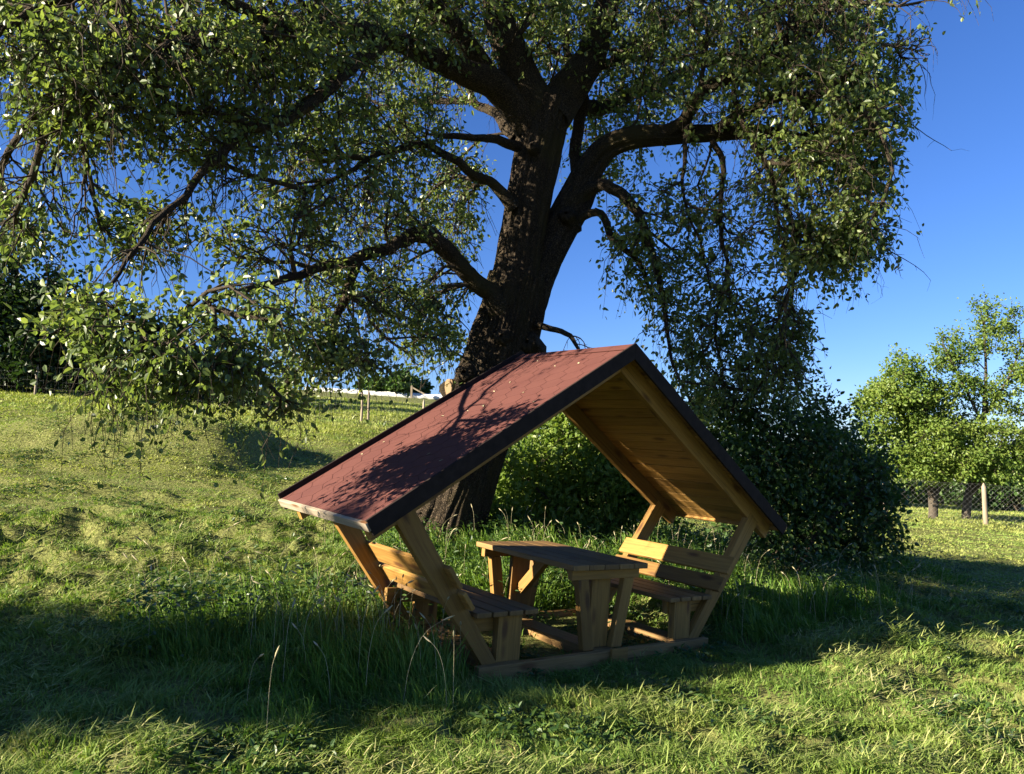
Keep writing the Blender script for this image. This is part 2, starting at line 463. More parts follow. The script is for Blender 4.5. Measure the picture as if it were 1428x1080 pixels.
def build_shelter():
    T = shelter
    PW = 0.098
    for side in (-1, 1):
        # roof slope: hexagonal bitumen shingles, each a thin raised tab on a felt sheet
        Vv, Fq, Fh, rn = [], [], [], []
        w, vert, pt, th, gap = 0.20, 0.078, 0.058, 0.005, 0.0028
        course = vert + pt
        y0, y1 = -O_, D_ + O_
        nrow = int(LS / course) + 2
        base = [sl(side, 0.0, 0.005, y0), sl(side, LS, 0.005, y0), sl(side, LS, 0.005, y1), sl(side, 0.0, 0.005, y1)]
        lo = [sl(side, 0.0, 0.012, y0), sl(side, LS, 0.012, y0), sl(side, LS, 0.012, y1), sl(side, 0.0, 0.012, y1)]
        Vv += base + lo; rn += [0.0] * 8
        Fq += [[0, 1, 2, 3], [7, 6, 5, 4], [0, 4, 5, 1], [1, 5, 6, 2], [2, 6, 7, 3], [3, 7, 4, 0]]
        for rI in range(nrow):
            for c in range(-1, int((y1 - y0) / w) + 2):
                cy = y0 + (c + (0.5 if rI % 2 else 0.0)) * w; cs = rI * course
                hw, hv = w / 2 - gap, vert / 2
                pts = [(-hv, -hw), (-hv - pt + gap, 0), (-hv, hw), (hv, hw), (hv + pt - gap, 0), (hv, -hw)]
                pl = [(min(max(cs + a, 0.0), LS), min(max(cy + b, y0 + 0.001), y1 - 0.001)) for a, b in pts]
                if max(p[0] for p in pl) - min(p[0] for p in pl) < 0.01 or max(p[1] for p in pl) - min(p[1] for p in pl) < 0.01: continue
                b0 = len(Vv); g = random.uniform(.35, 1.0); jit = random.uniform(0, 0.0012)
                for a, b in pl: Vv.append(sl(side, a, 0.0024 - jit * 0.3, b)); rn.append(g)
                for a, b in pl: Vv.append(sl(side, a, 0.0045, b)); rn.append(g)
                Fh.append([b0 + k for k in range(6)])
                for k in range(6):
                    k2 = (k + 1) % 6
                    Fq.append([b0 + k2, b0 + k, b0 + 6 + k, b0 + 6 + k2])
        me = np_mesh('roof_slope', np.array(Vv), [np.array(Fq), np.array(Fh)], rnd=np.array(rn))
        slope = link('roof_slope', me, MAT['shingle'], T)
        # verge boards at both gables
        for (ya, yb) in ((-O_ - 0.022, -O_ - 0.0005), (D_ + O_ + 0.0005, D_ + O_ + 0.022)):
            m = Wood()
            lip = 0.012 if ya < 0 else 0.040
            p = [sl(side, 0.0, -lip, ya), sl(side, LS + 0.012, -lip, ya), sl(side, LS + 0.012, 0.100, ya)]
            zc = H_ - 0.100 / (E_ / LS)
            p = [np.array([side * 0.0006, ya, H_ + lip / (E_ / LS)]), p[1], p[2], np.array([side * 0.0006, ya, zc])]
            m.prism(p, (0, yb - ya, 0), p[1] - p[0])
            m.build('barge_board', MAT['verge'], slope, 0.003)
        # sarking boards under the shingles
        m = Wood()
        bw = 0.128; nb = int((LS - 0.03) / bw)
        for k in range(nb + 1):
            s0, s1 = 0.006 + k * bw, min(0.006 + (k + 1) * bw - 0.008, LS - 0.004)
            if s1 - s0 < 0.03: continue
            dd = random.uniform(0, 0.004)
            ps = [sl(side, s0, 0.013, 0), sl(side, s1, 0.013, 0), sl(side, s1, 0.034 + dd, 0), sl(side, s0, 0.034 + dd, 0)]
            if k == 0: ps[3] = sl(side, s0 + 0.024, 0.034 + dd, 0)
            for q in ps: q[1] = -O_ + 0.004
            m.prism(ps, (0, D_ + 2 * O_ - 0.008, 0), (0, 1, 0))
        m.build('roof_boards', MAT['wood'], slope, 0.002)
        m = Wood()
        ps = [sl(side, LS + 0.0008, 0.002, -O_ - 0.02), sl(side, LS + 0.028, 0.002, -O_ - 0.02), sl(side, LS + 0.028, 0.062, -O_ - 0.02), sl(side, LS + 0.0008, 0.062, -O_ - 0.02)]
        m.prism(ps, (0, D_ + 2 * O_ + 0.04, 0), (0, 1, 0))
        m.build('eave_board', MAT['wood_grey'] if side < 0 else MAT['wood'], slope, 0.004)
        # rafters
        for y in (0.0, D_ - 0.06):
            m = Wood()
            a, b = 0.0362, 0.178
            ca, cb = H_ - a * LS / E_, H_ - b * LS / E_
            y0r = y
            se = LS - 0.025
            p = [np.array([side * 0.0008, y0r, ca]), sl(side, se, a, y0r), sl(side, se + 0.012, b, y0r), np.array([side * 0.0008, y0r, cb])]
            m.prism(p, (0, 0.06, 0), p[1] - p[0])
            m.build('rafter', MAT['wood'], T)
            # leaning post under the rafter, set just behind its face
            m = Wood()
            f = lambda z: side * (1.085 + (z - 0.09) * 0.757)
            zt, zb = 1.145, 0.0
            yy = y - 0.0025 if y == 0.0 else y - 0.0025
            hw = PW / 2 * 1.254
            p = [(f(zb) - hw, yy, zb), (f(zb) + hw, yy, zb), (f(zt) + hw, yy, zt - side * 0.05), (f(zt) - hw, yy, zt + side * 0.05)]
            m.prism(p, (0, 0.068, 0), (side * 0.6, 0, 0.8))
            m.build('post', MAT['wood'], T)
        # bench
        m = Wood()
        xs = [0.715, 0.855, 0.995, 1.135]
        for x in xs:
            m.prism([(side * x, -0.045, 0.425), (side * (x + 0.122), -0.045, 0.425), (side * (x + 0.122), -0.045, 0.462), (side * x, -0.045, 0.462)], (0, D_ + 0.075 + random.uniform(-.01, .01), 0), (0, 1, 0))
        seat = m.build('bench_seat', MAT['wood_top'], T, 0.006)
        for (ya, yb) in ((0.001, 0.066), (D_ - 0.064, D_ + 0.001)):
            m = Wood()
            m.prism([(side * 0.825, ya, 0.102), (side * 1.035, ya, 0.102), (side * 1.035, ya, 0.424), (side * 0.825, ya, 0.424)], (0, yb - ya, 0), (0, 0, 1))
            m.build('seat_leg', MAT['wood'], seat)
            m = Wood()
            yc, yd = (yb + 0.002, yb + 0.055) if ya < 0.5 else (ya - 0.055, ya - 0.002)
            m.prism([(side * 0.80, yc, 0.305), (side * 1.345, yc, 0.305), (side * 1.345, yc, 0.4235), (side * 0.80, yc, 0.4235)], (0, yd - yc, 0), (1, 0, 0))
            m.build('seat_bearer', MAT['wood'], seat)
        for (z0, z1) in ((0.505, 0.618), (0.652, 0.792)):
            m = Wood()
            f = lambda z: side * (1.492 + 0.757 * (z - 0.763))
            n = np.array([side * 0.797, 0, -0.604]) * 0.034
            a, b = np.array([f(z0), -0.075, z0]), np.array([f(z1), -0.075, z1])
            m.prism([a, b, b + n, a + n], (0, D_ + 0.145, 0), (0, 1, 0))
            m.build('backrest_board', MAT['wood'], seat, 0.006)
    # ridge cap
    m = Wood()
    zr = H_ + 0.0075
    for side in (-1, 1):
        a, b = sl(side, 0, -0.0045, -O_), sl(side, 0.10, -0.0045, -O_)
        a2, b2 = sl(side, 0, -0.0085, -O_), sl(side, 0.10, -0.0085, -O_)
        a[0] = side * 0.0004; a2[0] = side * 0.0004
        m.prism([a, b, b2, a2], (0, D_ + 2 * O_, 0), (0, 1, 0))
    o = m.build('ridge_cap', MAT['shingle'], T, 0)
    a = o.data.attributes.new('rnd', 'FLOAT', 'POINT'); a.data.foreach_set('value', np.full(len(o.data.vertices), 0.8, np.float32))
    # base frame
    for (ya, yb) in ((-0.06, -0.005), (D_ + 0.004, D_ + 0.06)):
        m = Wood()
        m.prism([(-1.22, ya, -0.06), (1.22, ya, -0.06), (1.22, ya, 0.10), (-1.22, ya, 0.10)], (0, yb - ya, 0), (1, 0, 0))
        m.build('base_beam', MAT['wood_top'], T)
    for x in (-0.93, 0.0, 0.93):
        m = Wood()
        m.prism([(x - 0.10, -0.004, -0.03), (x + 0.10, -0.004, -0.03), (x + 0.10, -0.004, 0.101), (x - 0.10, -0.004, 0.101)], (0, D_ + 0.007, 0), (0, 1, 0))
        m.build('base_beam', MAT['wood_top'], T)
    m = Wood()
    m.prism([(0.02, -0.085, -0.04), (0.20, -0.085, -0.04), (0.20, -0.085, 0.118), (0.02, -0.085, 0.118)], (0, 0.024, 0), (1, 0, 0))
    m.build('splice_block', MAT['wood'], T)
    # table
    m = Wood()
    for k in range(5):
        x0 = -0.405 + k * 0.163
        m.prism([(x0, -0.05, 0.718), (x0 + 0.158, -0.05, 0.718), (x0 + 0.158, -0.05, 0.762), (x0, -0.05, 0.762)], (0, D_ + 0.10, 0), (0, 1, 0))
    top = m.build('table_top', MAT['wood_top'], T, 0.006)
    for (y, s) in ((0.0, 1), (D_, -1)):
        m = Wood()
        m.prism([(-0.375, y, 0.640), (0.36, y, 0.640), (0.36, y, 0.7175), (-0.375, y, 0.7175)], (0, s * 0.05, 0), (1, 0, 0))
        m.build('apron', MAT['wood'], top)
        for q in (-1, 1):
            m = Wood()
            m.prism([(q * 0.305, y + s * .002, 0.6395), (q * 0.195, y + s * .002, 0.6395), (q * 0.095, y + s * .002, 0.1015), (q * 0.205, y + s * .002, 0.1015)], (0, s * 0.055, 0), (q * 0.18, 0, 1))
            m.build('table_leg', MAT['wood'], top)
        m = Wood()
        m.prism([(-0.1, y + s * 0.06, 0.7175), (0.1, y + s * 0.06, 0.7175), (0.1, y + s * 0.06, 0.1015), (-0.1, y + s * 0.06, 0.1015)], (0, s * 0.05, 0), (0, 0, 1))
        m.build('table_leg', MAT['wood'], top)
        m = Wood()
        m.bar((0.0, y + s * 0.13, 0.36), (0.0, y + s * 0.46, 0.69), (0, s * 0.7, -0.7), 0.09, 0.06)
        m.build('table_brace', MAT['wood'], top)
build_shelter()

def roof_litter():
    rg = np.random.default_rng(3); n = 18
    P = np.array([sl(-1, rg.uniform(.1, LS - .05), -.004, rg.uniform(-O_ + .03, D_ + O_ - .03)) for _ in range(n)]) @ SR.T + SH
    nrm = np.array([-(H_ - HE) / LS, 0, E_ / LS]) @ SR.T
    d = rg.normal(0, 1, (n, 3)); d = d - (d @ nrm)[:, None] * nrm
    me = leaves_mesh('fallen_leaves', P, d, np.tile(nrm, (n, 1)) + rg.normal(0, .12, (n, 3)), rg.uniform(.018, .042, n), rg.uniform(.010, .022, n), rg.random(n))
    tag(link('fallen_leaves', me, MAT['seed']), 'tiny pale fallen leaves scattered on the red shingles', 'fallen leaves', None, 'stuff')

# ------------------------------------------------------------------ plants
def frame_of(d):
    d = norm(d)
    a = np.where(np.abs(d[:, 2:3]) < 0.9, np.array([[0, 0, 1.0]]), np.array([[1.0, 0, 0]]))
    u = norm(np.cross(d, a)); return d, u, np.cross(d, u)

def leaves_mesh(name, P, Dr, Nn, L, Wd, rnd, fold=0.25):
    """one folded four-point blade per leaf: base P, direction Dr, face normal Nn"""
    Dr = norm(Dr); side = norm(np.cross(Dr, Nn)); Nn = np.cross(side, Dr)
    L = L[:, None]; Wd = Wd[:, None]
    q = lambda f, w, dn: P + Dr * L * f + side * Wd * w + Nn * (abs(w) * 2 * Wd * fold * .5 - L * dn)
    V = np.stack([P, q(.30, .46, .0), q(.68, .40, .04), q(1.0, 0, .12), q(.68, -.40, .04), q(.30, -.46, .0)], 1).reshape(-1, 3)
    n = len(P); b = np.arange(n)[:, None] * 6
    F = np.concatenate([b + np.array([[0, 1, 2, 3]]), b + np.array([[0, 3, 4, 5]])])
    return np_mesh(name, V, [F], rnd=np.repeat(rnd, 6))

def catmull(P, n):
    P = np.asarray(P, float)
    k = len(P)
    t = np.linspace(0, k - 1 - 1e-6, n)
    i = t.astype(int); f = (t - i)[:, None]
    g = lambda j: P[np.clip(j, 0, k - 1)]
    p0, p1, p2, p3 = g(i - 1), g(i), g(i + 1), g(i + 2)
    return 0.5 * ((2 * p1) + (-p0 + p2) * f + (2 * p0 - 5 * p1 + 4 * p2 - p3) * f ** 2 + (-p0 + 3 * p1 - 3 * p2 + p3) * f ** 3)

roof_litter()

class Tubes:
    def __init__(s): s.V, s.F, s.UV, s.n = [], [], [], 0
    def add(s, pts, rad, sides, rough=0.0, seed=0, flare=None):
        pts = np.asarray(pts, float); rad = np.asarray(rad, float)
        tan = norm(np.gradient(pts, axis=0))
        u = np.cross(tan[0], [0.3, 0.9, 0.1]); u /= np.linalg.norm(u)
        U = []
        for tvec in tan:
            u = u - tvec * (u @ tvec); u /= np.linalg.norm(u); U.append(u)
        U = np.array(U); Wv = np.cross(tan, U)
        a = np.linspace(0, 2 * math.pi, sides, endpoint=False)
        ln = np.concatenate([[0], np.cumsum(np.linalg.norm(np.diff(pts, axis=0), axis=1))])
        Rr = rad[:, None] * np.ones((1, sides))
        if rough:
            ca, sa = np.cos(a)[None] * 1.0, np.sin(a)[None] * 1.0
            f1 = fbm(ca * 2.2 + 7 + ln[:, None] * 0.6 + seed, sa * 2.2 + ln[:, None] * 0.45, 60 + seed, 3)
            rid = np.abs(np.sin(a[None] * max(5, int(rad.max() * 34)) + 5 * fbm(ln[:, None] * 1.6 + ca, sa * 1.4 + seed, 80, 2)))
            brk = fbm(a[None] * 6 + seed, ln[:, None] * 5.0, 33, 2)
            Rr = Rr * (1 + rough * 1.3 * (f1 - 0.5)) + rough * (0.30 if sides > 60 else 0.16) * np.minimum(rad[:, None], 0.3) * (rid * 1.0 + brk * 0.35 - 0.6)
        if flare is not None: Rr = Rr * flare(a[None], ln[:, None])
        P = pts[:, None] + Rr[..., None] * (np.cos(a)[None, :, None] * U[:, None] + np.sin(a)[None, :, None] * Wv[:, None])
        m, k = len(pts), sides
        circ = 2 * math.pi * float(rad.mean())
        # closed ring with a duplicated seam column so that uv stays continuous
        P = np.concatenate([P, P[:, :1]], 1)
        uvv = np.stack(np.broadcast_arrays(ln[:, None] + seed * 3.7, np.linspace(0, max(circ, 0.05), k + 1)[None]), -1)
        i = np.arange(m - 1)[:, None] * (k + 1); j = np.arange(k)[None]
        q = np.stack([i + j, i + j + 1, i + k + 1 + j + 1, i + k + 1 + j], -1).reshape(-1, 4) + s.n
        s.V.append(P.reshape(-1, 3)); s.UV.append(uvv.reshape(-1, 2)); s.F.append(q); s.n += m * (k + 1)
    def segs(s, A, B, ra, rb, sides):
        """many straight tapered pieces at once"""
        n = len(A)
        if n == 0: return
        d, u, w = frame_of(B - A)
        a = np.linspace(0, 2 * math.pi, sides, endpoint=False)
        ring = np.cos(a)[None, :, None] * u[:, None] + np.sin(a)[None, :, None] * w[:, None]
        P = np.concatenate([A[:, None] + ring * ra[:, None, None], B[:, None] + ring * rb[:, None, None]], 1)
        b = np.arange(n)[:, None, None] * (2 * sides); j = np.arange(sides)[None]; j2 = (j + 1) % sides
        q = np.stack(np.broadcast_arrays(j, j2, j2 + sides, j + sides), -1)
        s.F.append((b + q).reshape(-1, 4) + s.n)
        uv = np.zeros((n, 2 * sides, 2)); off = np.arange(n) * 0.37 % 9
        uv[:, :sides, 0] = off[:, None]; uv[:, sides:, 0] = off[:, None] + np.linalg.norm(B - A, axis=1)[:, None]
        uv[:, :, 1] = np.tile(np.arange(sides) * 0.05, 2)[None]
        s.V.append(P.reshape(-1, 3)); s.UV.append(uv.reshape(-1, 2)); s.n += n * 2 * sides
    def build(s, name, mat, parent, smooth=True):
        return link(name, np_mesh(name, np.concatenate(s.V), [np.concatenate(s.F)], uv=np.concatenate(s.UV), smooth=smooth), mat, parent)

def grow(limbs, attract, batches, rng, droop=0.25, tip=0.0028, expo=2.35, step=0.22, wander=0.05):
    """limbs: list of (pts, radii) dense polylines (world); attract: (n,3).  Returns node arrays; each attractor ends a twig."""
    pos, par, rmin, dirn = [], [], [], []
    for pts, rad in limbs:
        prev = -1
        tan = norm(np.gradient(pts, axis=0))
        for p, r, tv in zip(pts, rad, tan):
            pos.append(p); par.append(prev); rmin.append(r); dirn.append(tv); prev = len(pos) - 1
    nl = len(pos); tips = []
    idx = rng.permutation(len(attract)); s0 = 0
    for bi, frac in enumerate(batches):
        s1 = len(idx) if bi == len(batches) - 1 else s0 + int(frac * len(idx))
        kd = KDTree(len(pos))
        for i, p in enumerate(pos): kd.insert(p, i)
        kd.balance()
        for ai in idx[s0:s1]:
            A = attract[ai]
            best, bc = None, 1e9
            for co, i, d in kd.find_n(A, 14):
                if d < 1e-4: continue
                cosv = float(dirn[i] @ (A - pos[i])) / d
                c = d * (1.75 - 0.75 * cosv)
                if c < bc: best, bc = i, c
            P0 = pos[best]; d = np.linalg.norm(A - P0)
            ctrl = P0 + dirn[best] * d * 0.35 + (A - P0) * 0.25 + np.array([0, 0, 1.0]) * d * droop
            n = max(2, int(d / step))
            prev = best; last = P0
            for k in range(1, n + 1):
                t = k / n
                q = (1 - t) ** 2 * P0 + 2 * t * (1 - t) * ctrl + t * t * A
                q = q + rng.normal(0, wander * min(d, 1.0), 3) * (0.6 if k < n else 0.2)
                pos.append(q); par.append(prev); rmin.append(0); dirn.append((q - last) / (np.linalg.norm(q - last) + 1e-9))
                prev = len(pos) - 1; last = q
            tips.append(prev)
        s0 = s1
    pos, par, rmin, dirn = np.array(pos), np.array(par), np.array(rmin), np.array(dirn)
    acc = np.zeros(len(pos)); rad = np.zeros(len(pos))
    for i in range(len(pos) - 1, -1, -1):
        r = acc[i] ** (1 / expo) if acc[i] > 0 else tip
        if i < nl: r = max(rmin[i], 0.004)
        rad[i] = r
        if par[i] >= 0: acc[par[i]] += r ** expo
    return pos, par, rad, dirn, nl, np.array(tips)

def twig_tubes(T, pos, par, rad, nl, cap=0.09):
    i = np.arange(nl, len(pos)); p = par[i]
    ra = np.minimum(np.minimum(rad[p], rad[i] * 1.35), cap); rb = np.minimum(rad[i], cap)
    big = rb > 0.012
    T.segs(pos[p][big], pos[i][big], ra[big], rb[big], 7)
    T.segs(pos[p][~big], pos[i][~big], ra[~big], rb[~big], 4)

def leaf_cloud(pos, par, dirn, tips, per, rng, spread=0.10, droop=0.45):
    """leaf bases, directions and normals near each twig tip and along its last pieces"""
    tp = np.repeat(tips, per); n = len(tp)
    pp = par[tp]; t = rng.random(n)[:, None] ** 0.8
    base = pos[pp] * (1 - t) + pos[tp] * t + rng.normal(0, spread, (n, 3)) * (0.35 + 0.65 * t)
    d = dirn[tp] * 0.6 + rng.normal(0, 0.75, (n, 3)); d[:, 2] -= droop
    nn = rng.normal(0, 0.75, (n, 3)); nn[:, 2] += 0.55
    return base, d, nn

def clumps_px(spec, rng):
    out = []
    for (px, py, dep, rx, ry, rd, n) in spec:
        v = rng.normal(0, 1, (n, 3)); v = norm(v) * rng.random((n, 1)) ** 0.42
        c = np.array([px, py, dep])
        for a in v:
            out.append(at(px + a[0] * rx, py + a[1] * ry, dep + a[2] * rd))
    return np.array(out)

# ---- the old pear tree behind the shelter
def old_tree():
    rng = np.random.default_rng(5)
    L = []                                   # limb: list of (px, py, depth, radius)
    trunk = [(608, 800, 9.75, .62), (618, 752, 9.8, .56), (635, 690, 9.8, .50), (666, 585, 9.8, .44), (694, 505, 9.8, .375), (713, 440, 9.8, .355), (724, 385, 9.8, .32)]
    A = [(712, 430, 9.75, .30), (724, 365, 9.75, .28), (735, 300, 9.75, .28), (746, 235, 9.75, .285), (755, 180, 9.75, .30), (762, 140, 9.75, .28)]
    A1 = [(752, 165, 9.75, .28), (728, 110, 9.6, .24), (708, 62, 9.5, .20), (692, 10, 9.4, .17), (680, -60, 9.3, .14), (660, -150, 9.2, .09), (640, -230, 9.2, .05)]
    A2 = [(765, 165, 9.75, .28), (792, 128, 9.9, .25), (820, 84, 10, .20), (836, 40, 10, .18), (854, -10, 10, .15), (882, -85, 10.1, .12), (900, -190, 10.2, .07)]
    A3 = [(738, 175, 9.7, .22), (700, 126, 9.5, .20), (655, 106, 9.2, .165), (605, 84, 8.8, .135), (545, 52, 8.3, .11), (475, 38, 7.7, .085), (400, 40, 7.0, .065), (320, 62, 6.4, .075), (230, 72, 5.9, .05), (130, 95, 5.6, .03)]
    A4 = [(690, 118, 9.5, .13), (620, 30, 9.0, .12), (560, -30, 8.6, .10), (450, -90, 8.0, .08), (330, -110, 7.4, .05)]
    A5 = [(800, 118, 9.9, .11), (835, 98, 10.2, .07), (870, 88, 10.4, .05), (905, 80, 10.6, .035)]
    B = [(722, 440, 9.85, .28), (752, 372, 9.95, .255), (778, 322, 10, .235), (802, 280, 10, .21), (820, 240, 10, .175), (843, 208, 9.9, .15), (880, 192, 9.8, .14), (930, 188, 9.7, .125), (985, 186, 9.6, .105), (1045, 184, 9.5, .085), (1092, 188, 9.4, .065), (1150, 205, 9.3, .045), (1205, 240, 9.2, .025)]
    B2 = [(798, 292, 9.95, .13), (822, 262, 9.8, .085), (845, 256, 9.6, .075), (872, 272, 9.5, .07), (893, 300, 9.4, .062), (908, 340, 9.3, .052), (920, 390, 9.2, .04), (925, 450, 9.1, .028), (940, 510, 9.0, .015)]
    B3 = [(810, 262, 10.05, .10), (808, 215, 10.15, .085), (811, 165, 10.2, .08), (806, 110, 10.3, .06), (790, 40, 10.4, .04)]
    B4 = [(915, 190, 9.75, .11), (955, 172, 9.5, .085), (963, 148, 9.4, .085), (980, 124, 9.3, .09), (1010, 113, 9.2, .08), (1050, 92, 9.1, .07), (1090, 55, 9.0, .07), (1120, 0, 8.9, .055), (1150, -80, 8.9, .035)]
    B5 = [(955, 170, 9.5, .04), (962, 220, 9.2, .026), (955, 260, 9.1, .02), (965, 320, 9.0, .015), (985, 400, 9.0, .012)]
    B6 = [(1030, 60, 9.1, .055), (1022, 130, 8.9, .035), (1040, 190, 8.8, .030), (1068, 245, 8.8, .026), (1085, 310, 8.8, .02), (1095, 400, 8.8, .012)]
    B7 = [(790, 318, 10, .07), (830, 296, 9.7, .05), (850, 330, 9.6, .045), (885, 365, 9.5, .035), (905, 420, 9.5, .02)]
    B8 = [(1040, 184, 9.5, .05), (1072, 225, 9.3, .04), (1098, 290, 9.2, .034), (1112, 360, 9.2, .028), (1100, 430, 9.3, .022), (1082, 490, 9.4, .016), (1060, 540, 9.4, .010)]
    B9 = [(990, 186, 9.6, .045), (1012, 240, 9.3, .034), (1005, 310, 9.2, .028), (1018, 380, 9.3, .022), (1000, 450, 9.3, .016), (1005, 520, 9.3, .010)]
    C = [(702, 436, 9.6, .16), (676, 405, 9.4, .115), (650, 376, 9.2, .105), (624, 346, 9.0, .108), (600, 326, 8.8, .105), (572, 330, 8.6, .085), (540, 345, 8.4, .072), (500, 360, 8.1, .062), (455, 374, 7.8, .05), (405, 388, 7.0, .038), (350, 400, 6.1, .026), (280, 430, 5.2, .018), (210, 470, 4.6, .014)]
    C2 = [(500, 362, 8.1, .05), (478, 420, 7.9, .042), (455, 470, 7.7, .036), (400, 540, 7.5, .026), (370, 575, 7.4, .012)]
    Dl = [(716, 290, 9.5, .09), (688, 256, 9.3, .058), (660, 238, 9.0, .05), (620, 212, 8.7, .046), (580, 205, 8.4, .038), (530, 215, 8.0, .03), (480, 242, 7.7, .024), (420, 270, 7.3, .024)]
    Dm = [(722, 205, 9.6, .07), (690, 196, 9.2, .05), (660, 192, 9.0, .042), (610, 188, 8.7, .03)]
    Fr = [(742, 452, 9.7, .055), (768, 458, 9.4, .038), (790, 472, 9.2, .03), (806, 488, 9.1, .018)]
    G = [(722, 195, 10.1, .10), (690, 160, 10.8, .07), (640, 140, 11.4, .05), (560, 150, 12.0, .045), (470, 170, 12.4, .05), (400, 210, 12.6, .03)]
    Hh = [(790, 140, 10.2, .13), (840, 150, 11.0, .11), (910, 120, 11.6, .09), (990, 90, 12.0, .07), (1080, 70, 12.2, .045)]
    N = [(545, 52, 8.3, .09), (480, 100, 7.4, .065), (400, 160, 6.6, .048), (320, 210, 6.0, .035), (250, 290, 5.7, .025), (180, 370, 5.1, .014), (130, 440, 4.6, .008)]
    N2 = [(400, 40, 7.0, .06), (330, 0, 6.2, .05), (230, -20, 5.6, .04), (120, -10, 5.2, .03), (10, 30, 5.0, .02)]
    Br = [(985, 186, 9.6, .06), (1060, 150, 8.9, .05), (1140, 130, 8.4, .04), (1210, 150, 8.1, .025)]
    specs = [(trunk, 1, 168), (A, 2, 120), (A1, 3, 24), (A2, 4, 24), (A3, 5, 24), (A4, 6, 14), (A5, 7, 12), (B, 8, 96), (B2, 9, 14), (B3, 10, 14), (B4, 11, 18), (B5, 12, 9),
             (B6, 13, 9), (B7, 14, 10), (C, 15, 22), (C2, 16, 10), (Dl, 17, 14), (Dm, 18, 10), (Fr, 19, 9), (G, 20, 14), (Hh, 21, 14), (N, 22, 12), (N2, 23, 10), (Br, 24, 10), (B8, 25, 9), (B9, 26, 9)]
    T = Tubes(); limbs = []
    for sp, seed, sides in specs:
        P = np.array([at(*s[:3]) for s in sp]); R = np.array([s[3] for s in sp])
        ln = np.linalg.norm(np.diff(P, axis=0), axis=1).sum()
        big = sides >= 32
        n = max(8, int(ln / (0.035 if big else 0.07)))
        Q = catmull(P, n); r = np.interp(np.linspace(0, 1, n), np.linspace(0, 1, len(R)), R)
        if not big:                              # crooked limbs
            t = np.arange(n) * ln / n
            wob = np.stack([fbm(t * 2.2 + seed * 9, t * 0 + k * 5.3, 20 + k, 3) - 0.5 for k in range(3)], 1)
            Q = Q + wob * 0.16 * sstep(0, 0.5, t)[:, None] * np.clip(0.10 / r, 0.5, 1.2)[:, None] * 0.9
        fl = None
        if seed == 1:
            fl = lambda a, l: 1 + 0.34 * np.exp(-l / 0.42) * (0.45 + 0.55 * np.cos(3 * a + 0.8)) + 0.10 * np.cos(2 * a + 2 + l * 1.1) + 0.05 * np.cos(5 * a + l)
        T.add(Q, r, sides, 0.30 if big else 0.20, seed, fl)
        limbs.append((Q[::(3 if big else 2)], r[::(3 if big else 2)]))
    base = ground_at(612, 772)
    t = empty('pear_tree', (base[0], base[1], float(height(base[0], base[1]))), 'huge old tree with thick leaning forked trunk and drooping branches behind the shelter', 'tree')
    inv = -np.array(t.location)
    # knobs and the sawn branch stub low on the trunk
    for px, py, dep, rr in ((628, 545, 9.45, .14), (648, 520, 9.45, .12), (735, 478, 9.55, .13), (700, 470, 9.4, .10), (742, 205, 9.35, .07), (790, 300, 9.7, .10)):
        c = at(px, py, dep); q = np.array([c + np.array([0.1, 0.3, -0.1]), c + np.array([0.02, 0.1, 0]), c, c + np.array([-.01, -.05, .01])])
        T.add(catmull(q, 10), np.interp(np.linspace(0, 1, 10), [0, .6, .85, 1], [rr * 1.3, rr, rr * .8, rr * .2]), 14, 0.5, 31)
